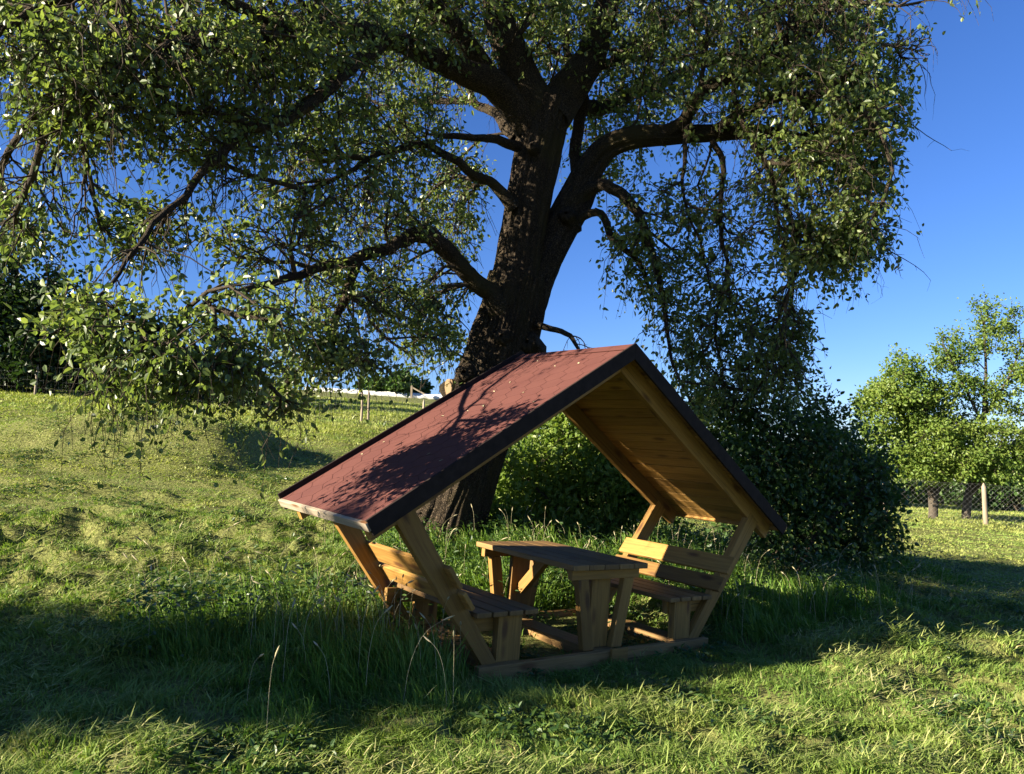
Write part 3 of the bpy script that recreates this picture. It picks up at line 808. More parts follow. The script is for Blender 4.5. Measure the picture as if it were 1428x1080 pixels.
    spec = [
        # left side, dense and near
        (60, 50, 5.6, 150, 90, .9, 260), (200, 60, 6.0, 170, 90, 1.0, 330), (340, 80, 6.8, 140, 90, 1.0, 260), (120, 160, 5.9, 130, 60, .8, 170),
        (300, 190, 6.6, 120, 60, .9, 150), (450, 60, 7.6, 130, 80, 1.1, 190), (30, 300, 6.1, 80, 60, .6, 90), (190, 320, 6.2, 100, 45, .7, 70),
        (125, 450, 4.5, 80, 55, .4, 66), (220, 480, 4.55, 120, 70, .45, 105), (335, 460, 4.8, 105, 70, .45, 84), (180, 530, 4.5, 85, 34, .4, 48), (300, 530, 4.75, 85, 40, .4, 48), (390, 570, 5.2, 40, 18, .3, 14),
        (430, 480, 7.5, 80, 50, .8, 110), (490, 500, 7.4, 65, 34, .8, 95), (400, 545, 7.6, 45, 24, .4, 26), (380, 320, 7.2, 110, 70, 1.0, 120), (480, 400, 8.0, 80, 60, 1, 100),
        (480, 270, 8.0, 100, 80, 1.2, 150), (430, 170, 7.6, 100, 60, 1.1, 110), (560, 180, 8.6, 80, 70, 1.2, 130), (560, 420, 8.6, 60, 60, 1, 85), (600, 480, 8.8, 50, 40, .9, 45),
        (560, 300, 8.8, 80, 70, 1.2, 110), (605, 420, 9.4, 45, 60, .8, 55), (630, 470, 9.8, 30, 60, .6, 14), (635, 260, 10.0, 55, 70, 1.0, 85), (640, 330, 10.2, 35, 50, .7, 45),
        # top middle
        (560, 20, 8.8, 120, 90, 1.4, 250), (690, 0, 9.8, 110, 90, 1.8, 210), (820, 20, 10.3, 110, 110, 1.8, 220), (900, 60, 10.5, 90, 90, 1.6, 160), (640, 60, 10.6, 130, 90, 1.4, 130),
        (880, 150, 10.8, 80, 60, 1.2, 90), (760, 60, 11.2, 120, 80, 1.0, 100), (840, 210, 10.8, 60, 60, .9, 80), (880, 350, 9.5, 60, 80, .9, 75),
        # right side, hanging curtains
        (980, 40, 9.6, 110, 110, 1.6, 260), (1080, 30, 9.2, 110, 120, 1.6, 320), (1180, 30, 9.0, 90, 110, 1.5, 340), (1120, 150, 9.0, 110, 90, 1.4, 300), (1210, 150, 8.8, 65, 90, 1.2, 230),
        (1200, 260, 8.9, 60, 80, 1.1, 200), (1120, 270, 9.0, 90, 80, 1.2, 190), (1190, 340, 9.0, 60, 50, 1.0, 130), (1120, 360, 9.1, 80, 50, 1.0, 110), (1020, 260, 9.2, 80, 100, 1.2, 75),
        (1000, 380, 9.3, 80, 80, 1.1, 85), (940, 420, 9.3, 60, 90, .9, 65), (1000, 470, 9.4, 80, 70, .9, 125), (1060, 460, 9.4, 70, 70, .9, 105), (1080, 520, 9.5, 60, 50, .8, 90), (980, 540, 9.4, 50, 60, .7, 80),
        (1110, 470, 9.4, 40, 60, .6, 55), (1275, 60, 8.8, 25, 60, .6, 30), (1350, -30, 8.6, 40, 32, .5, 26), (930, 300, 9.4, 70, 80, 1.0, 90),
        # above the frame and towards the back
        (350, -480, 6.3, 260, 110, 1.4, 260), (0, -420, 6.0, 250, 120, 1.3, 220), (650, -430, 8.5, 250, 130, 1.6, 240), (900, -400, 9.5, 200, 130, 1.6, 150),  # unseen upper clumps, added to shade the right side of the crown
        (300, -110, 6.6, 260, 90, 1.5, 260), (650, -140, 9.4, 260, 90, 2.0, 300), (1000, -130, 9.6, 220, 90, 2.0, 300), (500, 130, 12.0, 160, 90, 1.0, 140), (950, 120, 12.2, 160, 90, 1.0, 140),
    ]
    Apt = clumps_px(spec, rng)
    pos, par, rad, dirn, nl, tips = grow(limbs, Apt, [0.03, 0.14, 0.83], rng, droop=0.20, wander=0.05, tip=.0045, expo=2.08)
    # hanging whips below the twig ends
    sel = tips[rng.random(len(tips)) < 0.55]
    A0 = pos[sel]; ln = rng.uniform(0.12, 0.42, len(sel))[:, None]
    k1 = A0 + (dirn[sel] * 0.5 + np.array([0, 0, -0.75]) + rng.normal(0, .22, (len(sel), 3))) * ln * 0.6
    k2 = k1 + (np.array([[0, 0, -1.0]]) + rng.normal(0, .28, (len(sel), 3))) * ln * 0.6
    TW = Tubes()
    twig_tubes(TW, pos, par, rad, nl)
    # bare dead twigs hanging from the limbs
    cand = np.where((rad > .006) & (rad < .035) & (pos[:, 2] > 2.6))[0]
    wt = np.where((pos[cand, 0] > -4.2) & (pos[cand, 0] < .2), 2.2, 1.0) * np.where((pos[cand, 0] > 1.2) & (pos[cand, 0] < 3.6), 2.2, 1.0); w0 = rng.choice(cand, 3000, p=wt / wt.sum()); P0 = pos[w0]; hd = rng.uniform(0, 2 * math.pi, len(w0)); Lw = rng.uniform(.25, .95, len(w0))
    vel = np.stack([np.cos(hd), np.sin(hd), rng.uniform(-.3, .8, len(w0))], 1) * .8 + dirn[w0] * .5
    rr = rng.uniform(.005, .0105, len(w0))
    for k in range(6):
        vel = norm(vel + np.array([0, 0, -.34]) + rng.normal(0, .26, vel.shape)); P1 = P0 + vel * (Lw / 6)[:, None]
        TW.segs(P0, P1, rr, rr * .82, 4)
        f = rng.random(len(w0)) < .55
        fv = norm(vel[f] + rng.normal(0, .65, (f.sum(), 3))); fl = rng.uniform(.06, .22, f.sum())[:, None]
        fm = P1[f] + fv * fl * .5; fe = fm + norm(fv + rng.normal(0, .3, fv.shape) + np.array([0, 0, -.25])) * fl * .5
        TW.segs(P1[f], fm, rr[f] * .55, rr[f] * .45, 3); TW.segs(fm, fe, rr[f] * .45, rr[f] * .25, 3)
        P0, rr = P1, rr * .82
    ones = np.ones(len(sel))
    TW.segs(A0, k1, ones * .0028, ones * .0022, 3); TW.segs(k1, k2, ones * .0022, ones * .0015, 3)
    b, d, n = leaf_cloud(pos, par, dirn, tips, 12, rng, 0.08)
    pw = 6
    tt = rng.random((len(sel) * pw, 1)); i3 = np.repeat(np.arange(len(sel)), pw)
    b2 = np.where(tt < .5, A0[i3] + (k1 - A0)[i3] * tt * 2, k1[i3] + (k2 - k1)[i3] * (tt * 2 - 1)) + rng.normal(0, .03, (len(i3), 3))
    d2 = rng.normal(0, .7, (len(i3), 3)); d2[:, 2] -= .6
    n2 = rng.normal(0, .75, (len(i3), 3)); n2[:, 2] += .4
    b, d, n = np.vstack([b, b2]), np.vstack([d, d2]), np.vstack([n, n2])
    cl = .5 * vnoise(b[:, 0] * 2.6 + b[:, 1] * 1.9, b[:, 2] * 2.6 - b[:, 1] * 2.2, 17) + .5 * vnoise(b[:, 0] * 5.2 - b[:, 1] * 3.9, b[:, 2] * 5.2 + b[:, 1] * 4.2, 18)
    kp = rng.random(len(b)) < .12 + .95 * sstep(.30, .58, cl)
    b, d, n = b[kp], d[kp], n[kp]
    m = len(b); lsz = np.clip(.80 + .022 * (np.linalg.norm(b - CAM, axis=1) - 4.5) * 3, .78, 1.12)
    me = leaves_mesh('crown', b + inv, d, n, rng.uniform(.036, .082, m) * lsz, rng.uniform(.026, .050, m) * lsz, np.clip(rng.random(m) * .85 + .25 * (vnoise(b[:, 0] * 1.3, b[:, 2] * 1.3 + b[:, 1], 4) - .4), 0, 1))
    link('crown', me, MAT['pear_leaf'], t)
    for tb in (T, TW): tb.V = [v + inv for v in tb.V]
    T.build('trunk', MAT['bark'], t)
    TW.build('branches', MAT['twig'], t)
    # sawn face of the cut branch stub
    m = Wood(); c = at(629, 541, 9.30) + inv
    ax = norm(np.array([-0.55, -0.8, 0.05])); u = norm(np.cross(ax, [0, 0, 1])); w = np.cross(u, ax)
    m.prism([c + (u * math.cos(q) * .065 + w * math.sin(q) * .12) * (1 + .12 * math.sin(3 * q)) for q in np.linspace(0, 2 * math.pi, 14)[:-1]], ax * 0.05, w)
    m.build('sawn_stub', MAT['wood_top'], t, 0.006)
    print('old tree', len(tips), 'tips', m and len(b), 'leaves', len(pos), 'nodes')
old_tree()

# ---- shrubs and further trees
def bumpy(cs, seed):
    """small lumps set on the outside of the big ones, for an uneven crown"""
    rg = np.random.default_rng(seed + 500); cs = np.array(cs, float); out = [cs * np.array([1, 1, 1, .86, .86, .86])]
    for c in cs:
        v = norm(rg.normal(0, 1, (9, 3))); f = rg.uniform(.2, .42, (9, 1))
        out.append(np.concatenate([c[:3] + v * c[3:] * rg.uniform(.75, 1.08, (9, 1)), c[3:] * f * rg.uniform(.8, 1.2, (9, 3))], 1))
    return np.concatenate(out)

def blob_points(cs, n, rng, seed, shell=0.5):
    """points through a union of rounded lumps, denser to the outside, with an uneven outline"""
    cs = bumpy(cs, seed)
    wgt = (cs[:, 3] * cs[:, 4] * cs[:, 5]) ** 0.75; wgt /= wgt.sum()
    k = rng.choice(len(cs), n, p=wgt)
    v = norm(rng.normal(0, 1, (n, 3)))
    r = rng.random((n, 1)) ** shell
    lump = 0.72 + 0.55 * fbm(v[:, 0] * 2.4 + k * 3.1 + seed, v[:, 2] * 2.4 + v[:, 1] * 2.0, seed, 3)[:, None]
    return cs[k, :3] + v * cs[k, 3:] * r * lump, v

def shrub(name, label, cat, cs, base, n, mat, leaf, seed, group=None, twig_mat='twig', nst=60, twigs=700, sub=None):
    rng = np.random.default_rng(seed)
    t = empty(name, tuple(base), label, cat, group)
    base = np.array(base, float)
    at_pts, av = blob_points(cs, twigs, rng, seed, 0.42); at_pts = at_pts + av * (rng.random((len(av), 1)) ** 4) * .45 + np.array([[0, 0, 1.0]]) * (rng.random((len(av), 1)) ** 5) * .5
    limbs = []
    for q in range(7):
        c = np.array(cs[q % len(cs)][:3]) + rng.normal(0, .25, 3)
        b0 = base + np.array([rng.normal(0, .18), rng.normal(0, .18), -.1])
        mid = (b0 + c) / 2 + rng.normal(0, .15, 3)
        P = catmull(np.array([b0, mid, c]), 14)
        limbs.append((P, np.linspace(.045, .014, 14)))
    pos, par, rad, dirn, nl, tips = grow(limbs, at_pts, [.06, .94], rng, droop=.12)
    T = Tubes()
    for q, (P, r) in enumerate(limbs): T.add(P, r, 8, 0.2, q)
    twig_tubes(T, pos, par, rad, nl, .03)
    T.V = [v - base for v in T.V]
    T.build('stems', MAT[twig_mat], t)
    per = max(2, int(n * 0.55 / len(tips)))
    b, d, nn = leaf_cloud(pos, par, dirn, tips, per, rng, 0.12, 0.2)
    n2 = n - len(b)
    if n2 > 0:
        b2, v2 = blob_points(cs, n2, rng, seed + 1, 0.28)
        d2 = v2 * .5 + rng.normal(0, .7, (n2, 3)); d2[:, 2] -= .2
        nn2 = rng.normal(0, .6, (n2, 3)) + v2 * .4; nn2[:, 2] += .5
        b, d, nn = np.vstack([b, b2]), np.vstack([d, d2]), np.vstack([nn, nn2])
    keep = b[:, 2] > base_height(b[:, 0], b[:, 1]) + 0.02
    b, d, nn = b[keep], d[keep], nn[keep]
    m = len(b); lf = rng.uniform(.5, 1.45, m)
    rn = np.clip(rng.random(m) * .7 + .45 * (vnoise(b[:, 0] * 1.7 + seed, b[:, 2] * 1.7 + b[:, 1], 14) - .2), 0, 1)
    link('foliage', leaves_mesh('foliage', b - base, d, nn, lf * leaf[0], lf * leaf[1], rn), MAT[mat], t)
    return t

def lump(px, py, dep, rx, ry, rd):
    """lump given where it is seen: centre, and radii in metres from its size in the photo"""
    c = at(px, py, dep); k = dep / F_PX
    return (c[0], c[1], c[2], rx * k, rd, ry * k)

def gbase(px, dep):
    p = at(px, 600, dep); return (p[0], p[1], float(height(p[0], p[1])))

shrub('broadleaf_bush', 'big dark green leafy bush right of the shelter roof below the hanging branches', 'bush',
      [lump(1110, 640, 10.8, 80, 75, .9), lump(1170, 690, 11.0, 75, 75, .9), lump(1040, 640, 10.6, 75, 80, .9), lump(1090, 730, 10.6, 90, 70, .8), lump(1190, 730, 11.0, 55, 60, .7), lump(1000, 600, 10.8, 60, 55, .8), lump(1130, 590, 11.0, 45, 30, .5), lump(1060, 555, 10.6, 50, 35, .5), lump(1220, 660, 11.2, 30, 34, .5), lump(1235, 765, 10.8, 28, 26, .4), lump(1180, 620, 11.2, 24, 24, .4)],
      gbase(1110, 10.8), 26000, 'bush_leaf', (.07, .045), 21, twigs=1300)
shrub('elder_bush', 'bright green bush seen under the roof behind the table', 'bush',
      [lump(790, 640, 11.4, 95, 75, .9), lump(860, 680, 11.2, 80, 70, .8), lump(740, 700, 11.2, 75, 70, .7), lump(920, 650, 11.4, 80, 80, .8), lump(840, 600, 11.6, 70, 50, .7), lump(700, 735, 10.4, 42, 45, .45), lump(715, 670, 10.8, 38, 60, .5), lump(690, 760, 10.0, 32, 26, .4), lump(780, 590, 11.4, 40, 30, .5), lump(820, 740, 10.8, 90, 40, .5)],
      gbase(820, 11.3), 32000, 'light_leaf', (.075, .045), 22, twigs=900)

def small_tree(name, label, trunk, crown, n, mat, leaf, seed, group, bark='pale_bark', twigs=1100, pe=0.7):
    rng = np.random.default_rng(seed)
    base = np.array(trunk[0][0][:3])
    t = empty(name, tuple(base), label, 'tree', group)
    T = Tubes(); limbs = []
    for q, pl in enumerate(trunk):
        P = np.array([p[:3] for p in pl]); R = np.array([p[3] for p in pl]); k = 8 * len(P)
        Q = catmull(P, k); r = np.interp(np.linspace(0, 1, k), np.linspace(0, 1, len(R)), R)
        T.add(Q, r, 12, 0.25, q + seed); limbs.append((Q[::2], r[::2]))
    A, _ = blob_points(crown, twigs, rng, seed, 0.45)
    pos, par, rad, dirn, nl, tips = grow(limbs, A, [.05, .15, .8], rng, droop=.05, step=.35, tip=.005)
    T.V = [v - base for v in T.V]; T.build('trunk', MAT[bark], t)
    TW = Tubes(); twig_tubes(TW, pos, par, rad, nl, .06); TW.V = [v - base for v in TW.V]; TW.build('branches', MAT['twig'], t)
    per = max(2, int(n * pe / len(tips)))
    b, d, nn = leaf_cloud(pos, par, dirn, tips, per, rng, 0.16, 0.15)
    n2 = n - len(b)
    if n2 > 0:
        b2, v2 = blob_points(crown, n2, rng, seed + 1, 0.33)
        d2 = v2 * .5 + rng.normal(0, .7, (n2, 3)); nn2 = rng.normal(0, .6, (n2, 3)); nn2[:, 2] += .5
        b, d, nn = np.vstack([b, b2]), np.vstack([d, d2]), np.vstack([nn, nn2])
    m = len(b); lf = rng.uniform(.7, 1.3, m)
    rn = np.clip(rng.random(m) * .65 + .5 * (vnoise(b[:, 0] * .9 + seed, b[:, 2] * .9 + b[:, 1], 15) - .2), 0, 1)
    link('crown', leaves_mesh('crown', b - base, d, nn, lf * leaf[0], lf * leaf[1], rn), MAT[mat], t)
    return t

def tp(px, py, dep, r): return (*at(px, py, dep), r)
def tg(px, dep, r):
    g = gbase(px, dep); return (g[0], g[1], g[2] - .1, r)

GT = 'trees beyond the wire fence on the right'
small_tree('fruit_tree', 'rounded yellow green tree with forked pale trunk beyond the fence, left of its taller neighbour',
           [[tg(1297, 27, .16), tp(1300, 690, 27, .15), tp(1285, 650, 27, .09), tp(1262, 600, 27, .06), tp(1245, 540, 27, .03)], [tp(1302, 692, 27, .12), tp(1320, 660, 27, .08), tp(1325, 610, 26.8, .05)], [tp(1300, 690, 27, .08), tp(1292, 640, 26.6, .06), tp(1290, 580, 26.5, .04)]],
           [lump(1250, 625, 27, 48, 34, 1.5), lump(1222, 590, 27, 30, 30, 1.0), lump(1240, 548, 27, 32, 30, 1.1), lump(1268, 560, 27, 30, 34, 1.1), lump(1252, 515, 27, 18, 26, .7), lump(1275, 520, 27, 16, 24, .6), lump(1300, 632, 26.6, 42, 22, 1.3), lump(1252, 656, 26.4, 34, 20, 1.1), lump(1335, 650, 26.4, 28, 22, 1.0), lump(1290, 662, 26.2, 30, 14, .8), lump(1290, 595, 27, 36, 28, 1.2), lump(1310, 555, 27.2, 22, 30, .9), lump(1205, 560, 27, 16, 20, .6)], 24000, 'light_leaf', (.112, .072), 31, GT)
small_tree('fruit_tree', 'taller sparse tree with airy top beyond the fence at the right edge',
           [[tg(1343, 27.5, .17), tp(1350, 695, 27.5, .15), tp(1365, 640, 27.5, .10), tp(1372, 580, 27.5, .08), tp(1375, 520, 27.5, .05), tp(1372, 450, 27.5, .025)], [tp(1370, 590, 27.5, .06), tp(1340, 530, 27.3, .04), tp(1315, 480, 27.2, .02)], [tp(1372, 580, 27.5, .06), tp(1405, 530, 27.6, .04), tp(1425, 480, 27.6, .02)], [tp(1352, 690, 27.5, .10), tp(1390, 650, 27, .07), tp(1420, 610, 27, .04)]],
           [lump(1360, 632, 26.6, 44, 22, 1.4), lump(1410, 640, 26.6, 38, 24, 1.3), lump(1385, 660, 26.3, 34, 18, 1.0), lump(1345, 610, 26.8, 30, 26, 1.0), lump(1318, 600, 27, 26, 26, 1.0), lump(1322, 640, 26.5, 26, 24, .9), lump(1440, 620, 27, 40, 45, 1.5), lump(1365, 600, 27, 50, 22, 1.4), lump(1345, 540, 27.5, 40, 20, 1.2), lump(1395, 560, 27.5, 40, 22, 1.2), lump(1318, 505, 27.5, 20, 24, .8), lump(1350, 490, 27.5, 26, 22, .9), lump(1378, 450, 27.5, 20, 30, .8), lump(1400, 480, 27.5, 28, 24, 1.0), lump(1430, 520, 27.5, 36, 36, 1.2), lump(1365, 425, 27.5, 10, 16, .4), lump(1415, 440, 27.5, 14, 20, .5), lump(1330, 470, 27.5, 12, 18, .5)], 22000, 'light_leaf', (.105, .064), 32, GT, twigs=1300, pe=.9)

GH = 'hedge bushes behind the right fence'
for k, (px, py, dep, rx, ry) in enumerate([(1200, 670, 33, 75, 34), (1300, 676, 38, 80, 26), (1400, 672, 36, 75, 34), (1490, 660, 35, 90, 45)]):
    shrub('hedge_bush', ['low hedge bush half hidden behind the big dark bush', 'low hedge bush behind the forked fruit tree trunk', 'low hedge bush behind the lone fence post', 'hedge bush just beyond the right edge of the hedge row'][k], 'bush',
          [lump(px, py, dep, rx, ry, 1.6), lump(px + 35, py + 8, dep + .6, rx * .7, ry * .8, 1.4)], gbase(px, dep), 6500, 'bush_leaf', (.20, .13), 40 + k, GH, twigs=160)

# trees and hedge beyond the left fence, shade put into their leaf colour
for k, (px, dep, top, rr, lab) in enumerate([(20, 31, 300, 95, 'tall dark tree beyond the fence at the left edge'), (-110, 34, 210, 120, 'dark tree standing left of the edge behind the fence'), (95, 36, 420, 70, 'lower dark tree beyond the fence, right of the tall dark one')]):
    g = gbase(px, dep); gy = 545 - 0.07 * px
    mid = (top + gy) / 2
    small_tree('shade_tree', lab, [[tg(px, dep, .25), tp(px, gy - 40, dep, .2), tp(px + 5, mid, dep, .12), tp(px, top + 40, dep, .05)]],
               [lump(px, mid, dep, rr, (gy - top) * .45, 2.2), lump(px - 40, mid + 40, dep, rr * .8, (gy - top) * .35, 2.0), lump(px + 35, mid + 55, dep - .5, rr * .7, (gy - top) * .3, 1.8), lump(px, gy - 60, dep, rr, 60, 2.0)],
               15000, 'shaded_leaf', (.22, .14), 50 + k, 'dark trees beyond the left fence', 'bark', 500)
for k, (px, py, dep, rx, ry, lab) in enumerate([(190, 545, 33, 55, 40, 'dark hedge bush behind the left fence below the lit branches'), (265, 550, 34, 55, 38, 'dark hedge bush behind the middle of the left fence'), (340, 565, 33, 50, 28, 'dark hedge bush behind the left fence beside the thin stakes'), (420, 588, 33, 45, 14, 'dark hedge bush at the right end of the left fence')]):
    shrub('hedge_bush', lab, 'bush', [lump(px, py, dep, rx, ry, 1.5), lump(px + 25, py + 5, dep, rx * .7, ry * .8, 1.2)], gbase(px, dep), 5000, 'shaded_leaf', (.20, .13), 60 + k, 'hedge bushes behind the left fence', twigs=140)
shrub('hill_bush', 'small rounded bush on the hill crest above the white sheeting', 'bush', [lump(560, 538, 57, 34, 18, 1.6), lump(530, 540, 57, 26, 14, 1.2)], gbase(555, 57), 4500, 'bush_leaf', (.30, .2), 71, twigs=120)


# ------------------------------------------------------------------ fences
def fence(label, posts, h, mesh_kind, post_r, group=None):
    """posts: ground points; posts lean a little; wire netting between them"""
    t = empty('wire_fence', tuple(posts[0]), label, 'fence', group)
    o = np.array(posts[0]); rg = random.Random(len(posts))
    tops = []
    for p in posts:
        T = Tubes()
        top = np.array([p[0] + rg.uniform(-.05, .05), p[1] + rg.uniform(-.05, .05), p[2] + h * rg.uniform(.97, 1.12)])
        bot = np.array([p[0], p[1], p[2] - .15])
        tops.append(top)
        P = catmull(np.array([bot, bot * .5 + top * .5 + rg.uniform(-.02, .02), top]), 10)
        T.add(P - o, np.concatenate([np.full(9, post_r) * np.linspace(1.1, .92, 9), [post_r * .2]]), 9, .2, rg.randint(1, 50))
        T.build('post', MAT['post_wood'], t)
    T = Tubes(); A, B = [], []
    for a, b, ta, tb in zip(posts[:-1], posts[1:], tops[:-1], tops[1:]):
        a, b = np.array(a), np.array(b); ln = np.linalg.norm(b - a)
        hh = h * .97
        def pt(u, v):
            q = a + (b - a) * u
            z = float(base_height(q[0], q[1]))
            return np.array([q[0], q[1], z + .03 + v * hh - .06 * math.sin(u * math.pi) * v])
        m = max(4, int(ln / .5))
        for v in ([0, .25, .5, .75, 1.0] if mesh_kind == 'square' else [0, 1.0]):
            for k in range(m): A.append(pt(k / m, v)); B.append(pt((k + 1) / m, v))
        if mesh_kind == 'square':
            for k in range(int(ln / .16)): A.append(pt(k * .16 / ln, 0)); B.append(pt(k * .16 / ln, 1))
        else:
            st = .17; nv = int(ln / st)
            for k in range(-int(hh / st), nv + 1):
                for sg in (1, -1):
                    u0, u1 = (k * st) / ln, (k * st + hh) / ln
                    v0, v1 = (0, 1) if sg > 0 else (1, 0)
                    c0, c1 = max(u0, 0), min(u1, 1)
                    if c1 <= c0: continue
                    f = lambda u: v0 + (v1 - v0) * (u - u0) / (u1 - u0)
                    A.append(pt(c0, f(c0))); B.append(pt(c1, f(c1)))
    A, B = np.array(A) - o, np.array(B) - o
    T.segs(A, B, np.full(len(A), .0017), np.full(len(A), .0017), 4)
    T.build('wire_mesh', MAT['wire'], t, False)
    return t

def fp(px, dep):
    p = at(px, 600, dep); return (p[0], p[1], float(base_height(p[0], p[1])))
fence('sagging wire netting fence on thin wooden stakes along the upper left edge of the meadow',
      [fp(-90, 29.5), fp(45, 29.2), fp(130, 29), fp(213, 28.8), fp(305, 28.5), fp(398, 28.2), fp(503, 28), fp(513, 27.9), fp(590, 27.8), fp(660, 27.6)], 1.25, 'square', .045)
fence('diamond wire mesh fence with one pale round post in front of the right trees',
      [fp(1090, 25.4), fp(1232, 25), fp(1370, 24.6), fp(1520, 24.2)], 1.42, 'diamond', .075)

# white sheeting on the far hill, with a leaning post beside it
def sheeting():
    t = empty('plastic_sheeting', tuple(at(520, 550, 56)), 'long white plastic sheeting stretched along the far hill crest', 'sheeting')
    o = np.array(t.location)
    n = 60; V = []
    for i in range(n):
        px = 425 + 200 * i / (n - 1)
        p = at(px, 600, 56); g = float(base_height(p[0], p[1]))
        y = 544 + 12 * (i / (n - 1))
        zc = at(px, y, 56)[2]
        for k, a in enumerate(np.linspace(0, 2 * math.pi, 13)[:-1]):
            w = 1 + .25 * (vnoise(np.array([i * .5]), np.array([k * .8]), 3)[0] - .5)
            V.append([p[0], p[1] + math.cos(a) * .5 * w, zc + math.sin(a) * .27 * w])
    q = [[i * 12 + k, (i + 1) * 12 + k, (i + 1) * 12 + (k + 1) % 12, i * 12 + (k + 1) % 12] for i in range(n - 1) for k in range(12)]
    link('sheet', np_mesh('sheet', np.array(V) - o, [np.array(q)], smooth=True), MAT['white'], t)
    for px in (440, 490, 545, 600):
        m = Wood(); a = at(px, 552, 56.6); m.bar(np.array([a[0], a[1], a[2] - 1.6]) - o, np.array([a[0], a[1], a[2] + .1]) - o, (1, 0, 0), .08, .08)
        m.build('support_stake', MAT['post_wood'], t, 0)
    t2 = empty('timber_post', tuple(at(574, 553, 55)), 'weathered post with slanting rail rising beside the white sheeting on the hill', 'post')
    o = np.array(t2.location)
    m = Wood(); a = at(574, 553, 55) - o; b = at(574, 538, 55) - o
    m.bar(a - np.array([0, 0, 1.2]), b, (1, 0, 0), .14, .14); m.build('post', MAT['post_wood'], t2, 0)
    m = Wood(); m.bar(at(575.5, 541, 54.9) - o, at(592, 550, 54.9) - o, (0, 0, 1), .10, .08); m.build('rail', MAT['wood_grey'], t2, 0)
sheeting()

# ------------------------------------------------------------------ a tree to the left of the view that shades the foreground
def side_tree():
    s = np.array([math.cos(SUN_TRAVEL), math.sin(SUN_TRAVEL)]); pv = np.array([-s[1], s[0]])
    def P(along, p, z, r=None):
        q = s * along + pv * p
        z0 = float(base_height(q[0], q[1]))
        return (q[0], q[1], z0 + z) if r is None else (q[0], q[1], z0 + z, r)
    cr = []
    for al, p, z, ra, rp, rz in SHADE: 
        c = P(al, p, z); cr.append((c[0], c[1], c[2], ra, rp, rz))
    small_tree('spreading_tree', 'low spreading tree standing left of the view, its shade lying across the foreground grass',
               [[P(-11.5, 5.6, -.1, .22), P(-11.5, 5.6, 1.2, .18), P(-11, 5.6, 2.6, .12), P(-10.6, 5.5, 4.0, .05)], [P(-11.4, 5.6, 1.3, .12), P(-9.5, 5.5, 2.2, .08), P(-7.5, 5.6, 2.6, .04)], [P(-11.4, 5.6, 1.3, .12), P(-13, 5.4, 2.4, .08), P(-14.5, 5.5, 2.8, .04)]],
               cr, 16000, 'pear_leaf', (.15, .10), 81, None, 'bark', 500)
SHADE = [(-11, 5.75, 2.2, 2.0, .85, .85), (-8.5, 5.6, 2.0, 1.6, .75, .75), (-13.0, 5.6, 2.5, 1.8, .8, .9), (-11, 4.95, 3.6, 1.9, .45, .8), (-13, 4.95, 3.8, 1.5, .45, .8), (-11.8, 5.0, 4.5, 1.3, .4, .5)]
side_tree()

# ------------------------------------------------------------------ grass
def blades(P, H, Wd, lean, yaw, bend=0.5):
    """tapered bent blades; lean (n,2) horizontal offset of the tip"""
    w = np.stack([np.cos(yaw), np.sin(yaw), np.zeros_like(yaw)], 1) * Wd[:, None] * .5
    L3 = np.concatenate([lean, np.zeros((len(P), 1))], 1)
    up = np.array([[0, 0, 1.0]]) * H[:, None]
    m = P + up * .58 + L3 * (0.5 - .35 * bend)
    tp_ = P + up + L3
    V = np.stack([P - w, P + w, m + w * .75, m - w * .75, tp_], 1).reshape(-1, 3)
    b = np.arange(len(P))[:, None] * 5
    return V, b + np.array([[0, 1, 2, 3]]), b + np.array([[3, 2, 4]])

TALL = [(300, 905, .55, .8), (390, 895, .8, 1.0), (480, 900, .8, 1.0), (560, 935, .6, .95), (440, 960, .5, .8), (400, 1010, .35, .5), (600, 985, .35, .45), (590, 860, .8, .9), (680, 830, 1.0, .9), (760, 800, 1.3, 1.0),
        (640, 790, 1.2, 1.0), (900, 800, 1.2, 1.0), (1020, 830, 1.0, .9), (1100, 850, 1.0, .8), (1180, 840, 1.1, .8), (1240, 800, 1.2, .7), (1050, 880, .6, .8), (1000, 770, 1.4, .9)]
TALLW = [(*ground_at(px, py)[:2], r, a) for px, py, r, a in TALL]
def tall_mask(x, y):
    m = np.zeros_like(x)
    for cx, cy, r, a in TALLW:
        d = np.hypot(x - cx, y - cy) / r
        m = np.maximum(m, a * np.exp(-(d ** 2) * .9))
    m = m * (0.55 + 0.9 * fbm(x * 2.2, y * 2.2, 77, 3))
    return m

def inside_frame(x, y):
    lx, ly = to_local(x, y)
    return (np.abs(lx) < 1.25) & (ly > -0.10) & (ly < D_ + .1)

def front_of(x, y):
    lx, ly = to_local(x, y)
    return (np.abs(lx) < 1.5) & (ly > -0.9) & (ly <= -.10)

def polar(n, r0, r1, power, half=50):
    a = np.radians(90 + RNG.uniform(-half, half, n))
    u = RNG.random(n)
    k = 2 - power
    r = (r0 ** k + u * (r1 ** k - r0 ** k)) ** (1 / k)
    return r * np.cos(a), r * np.sin(a), r

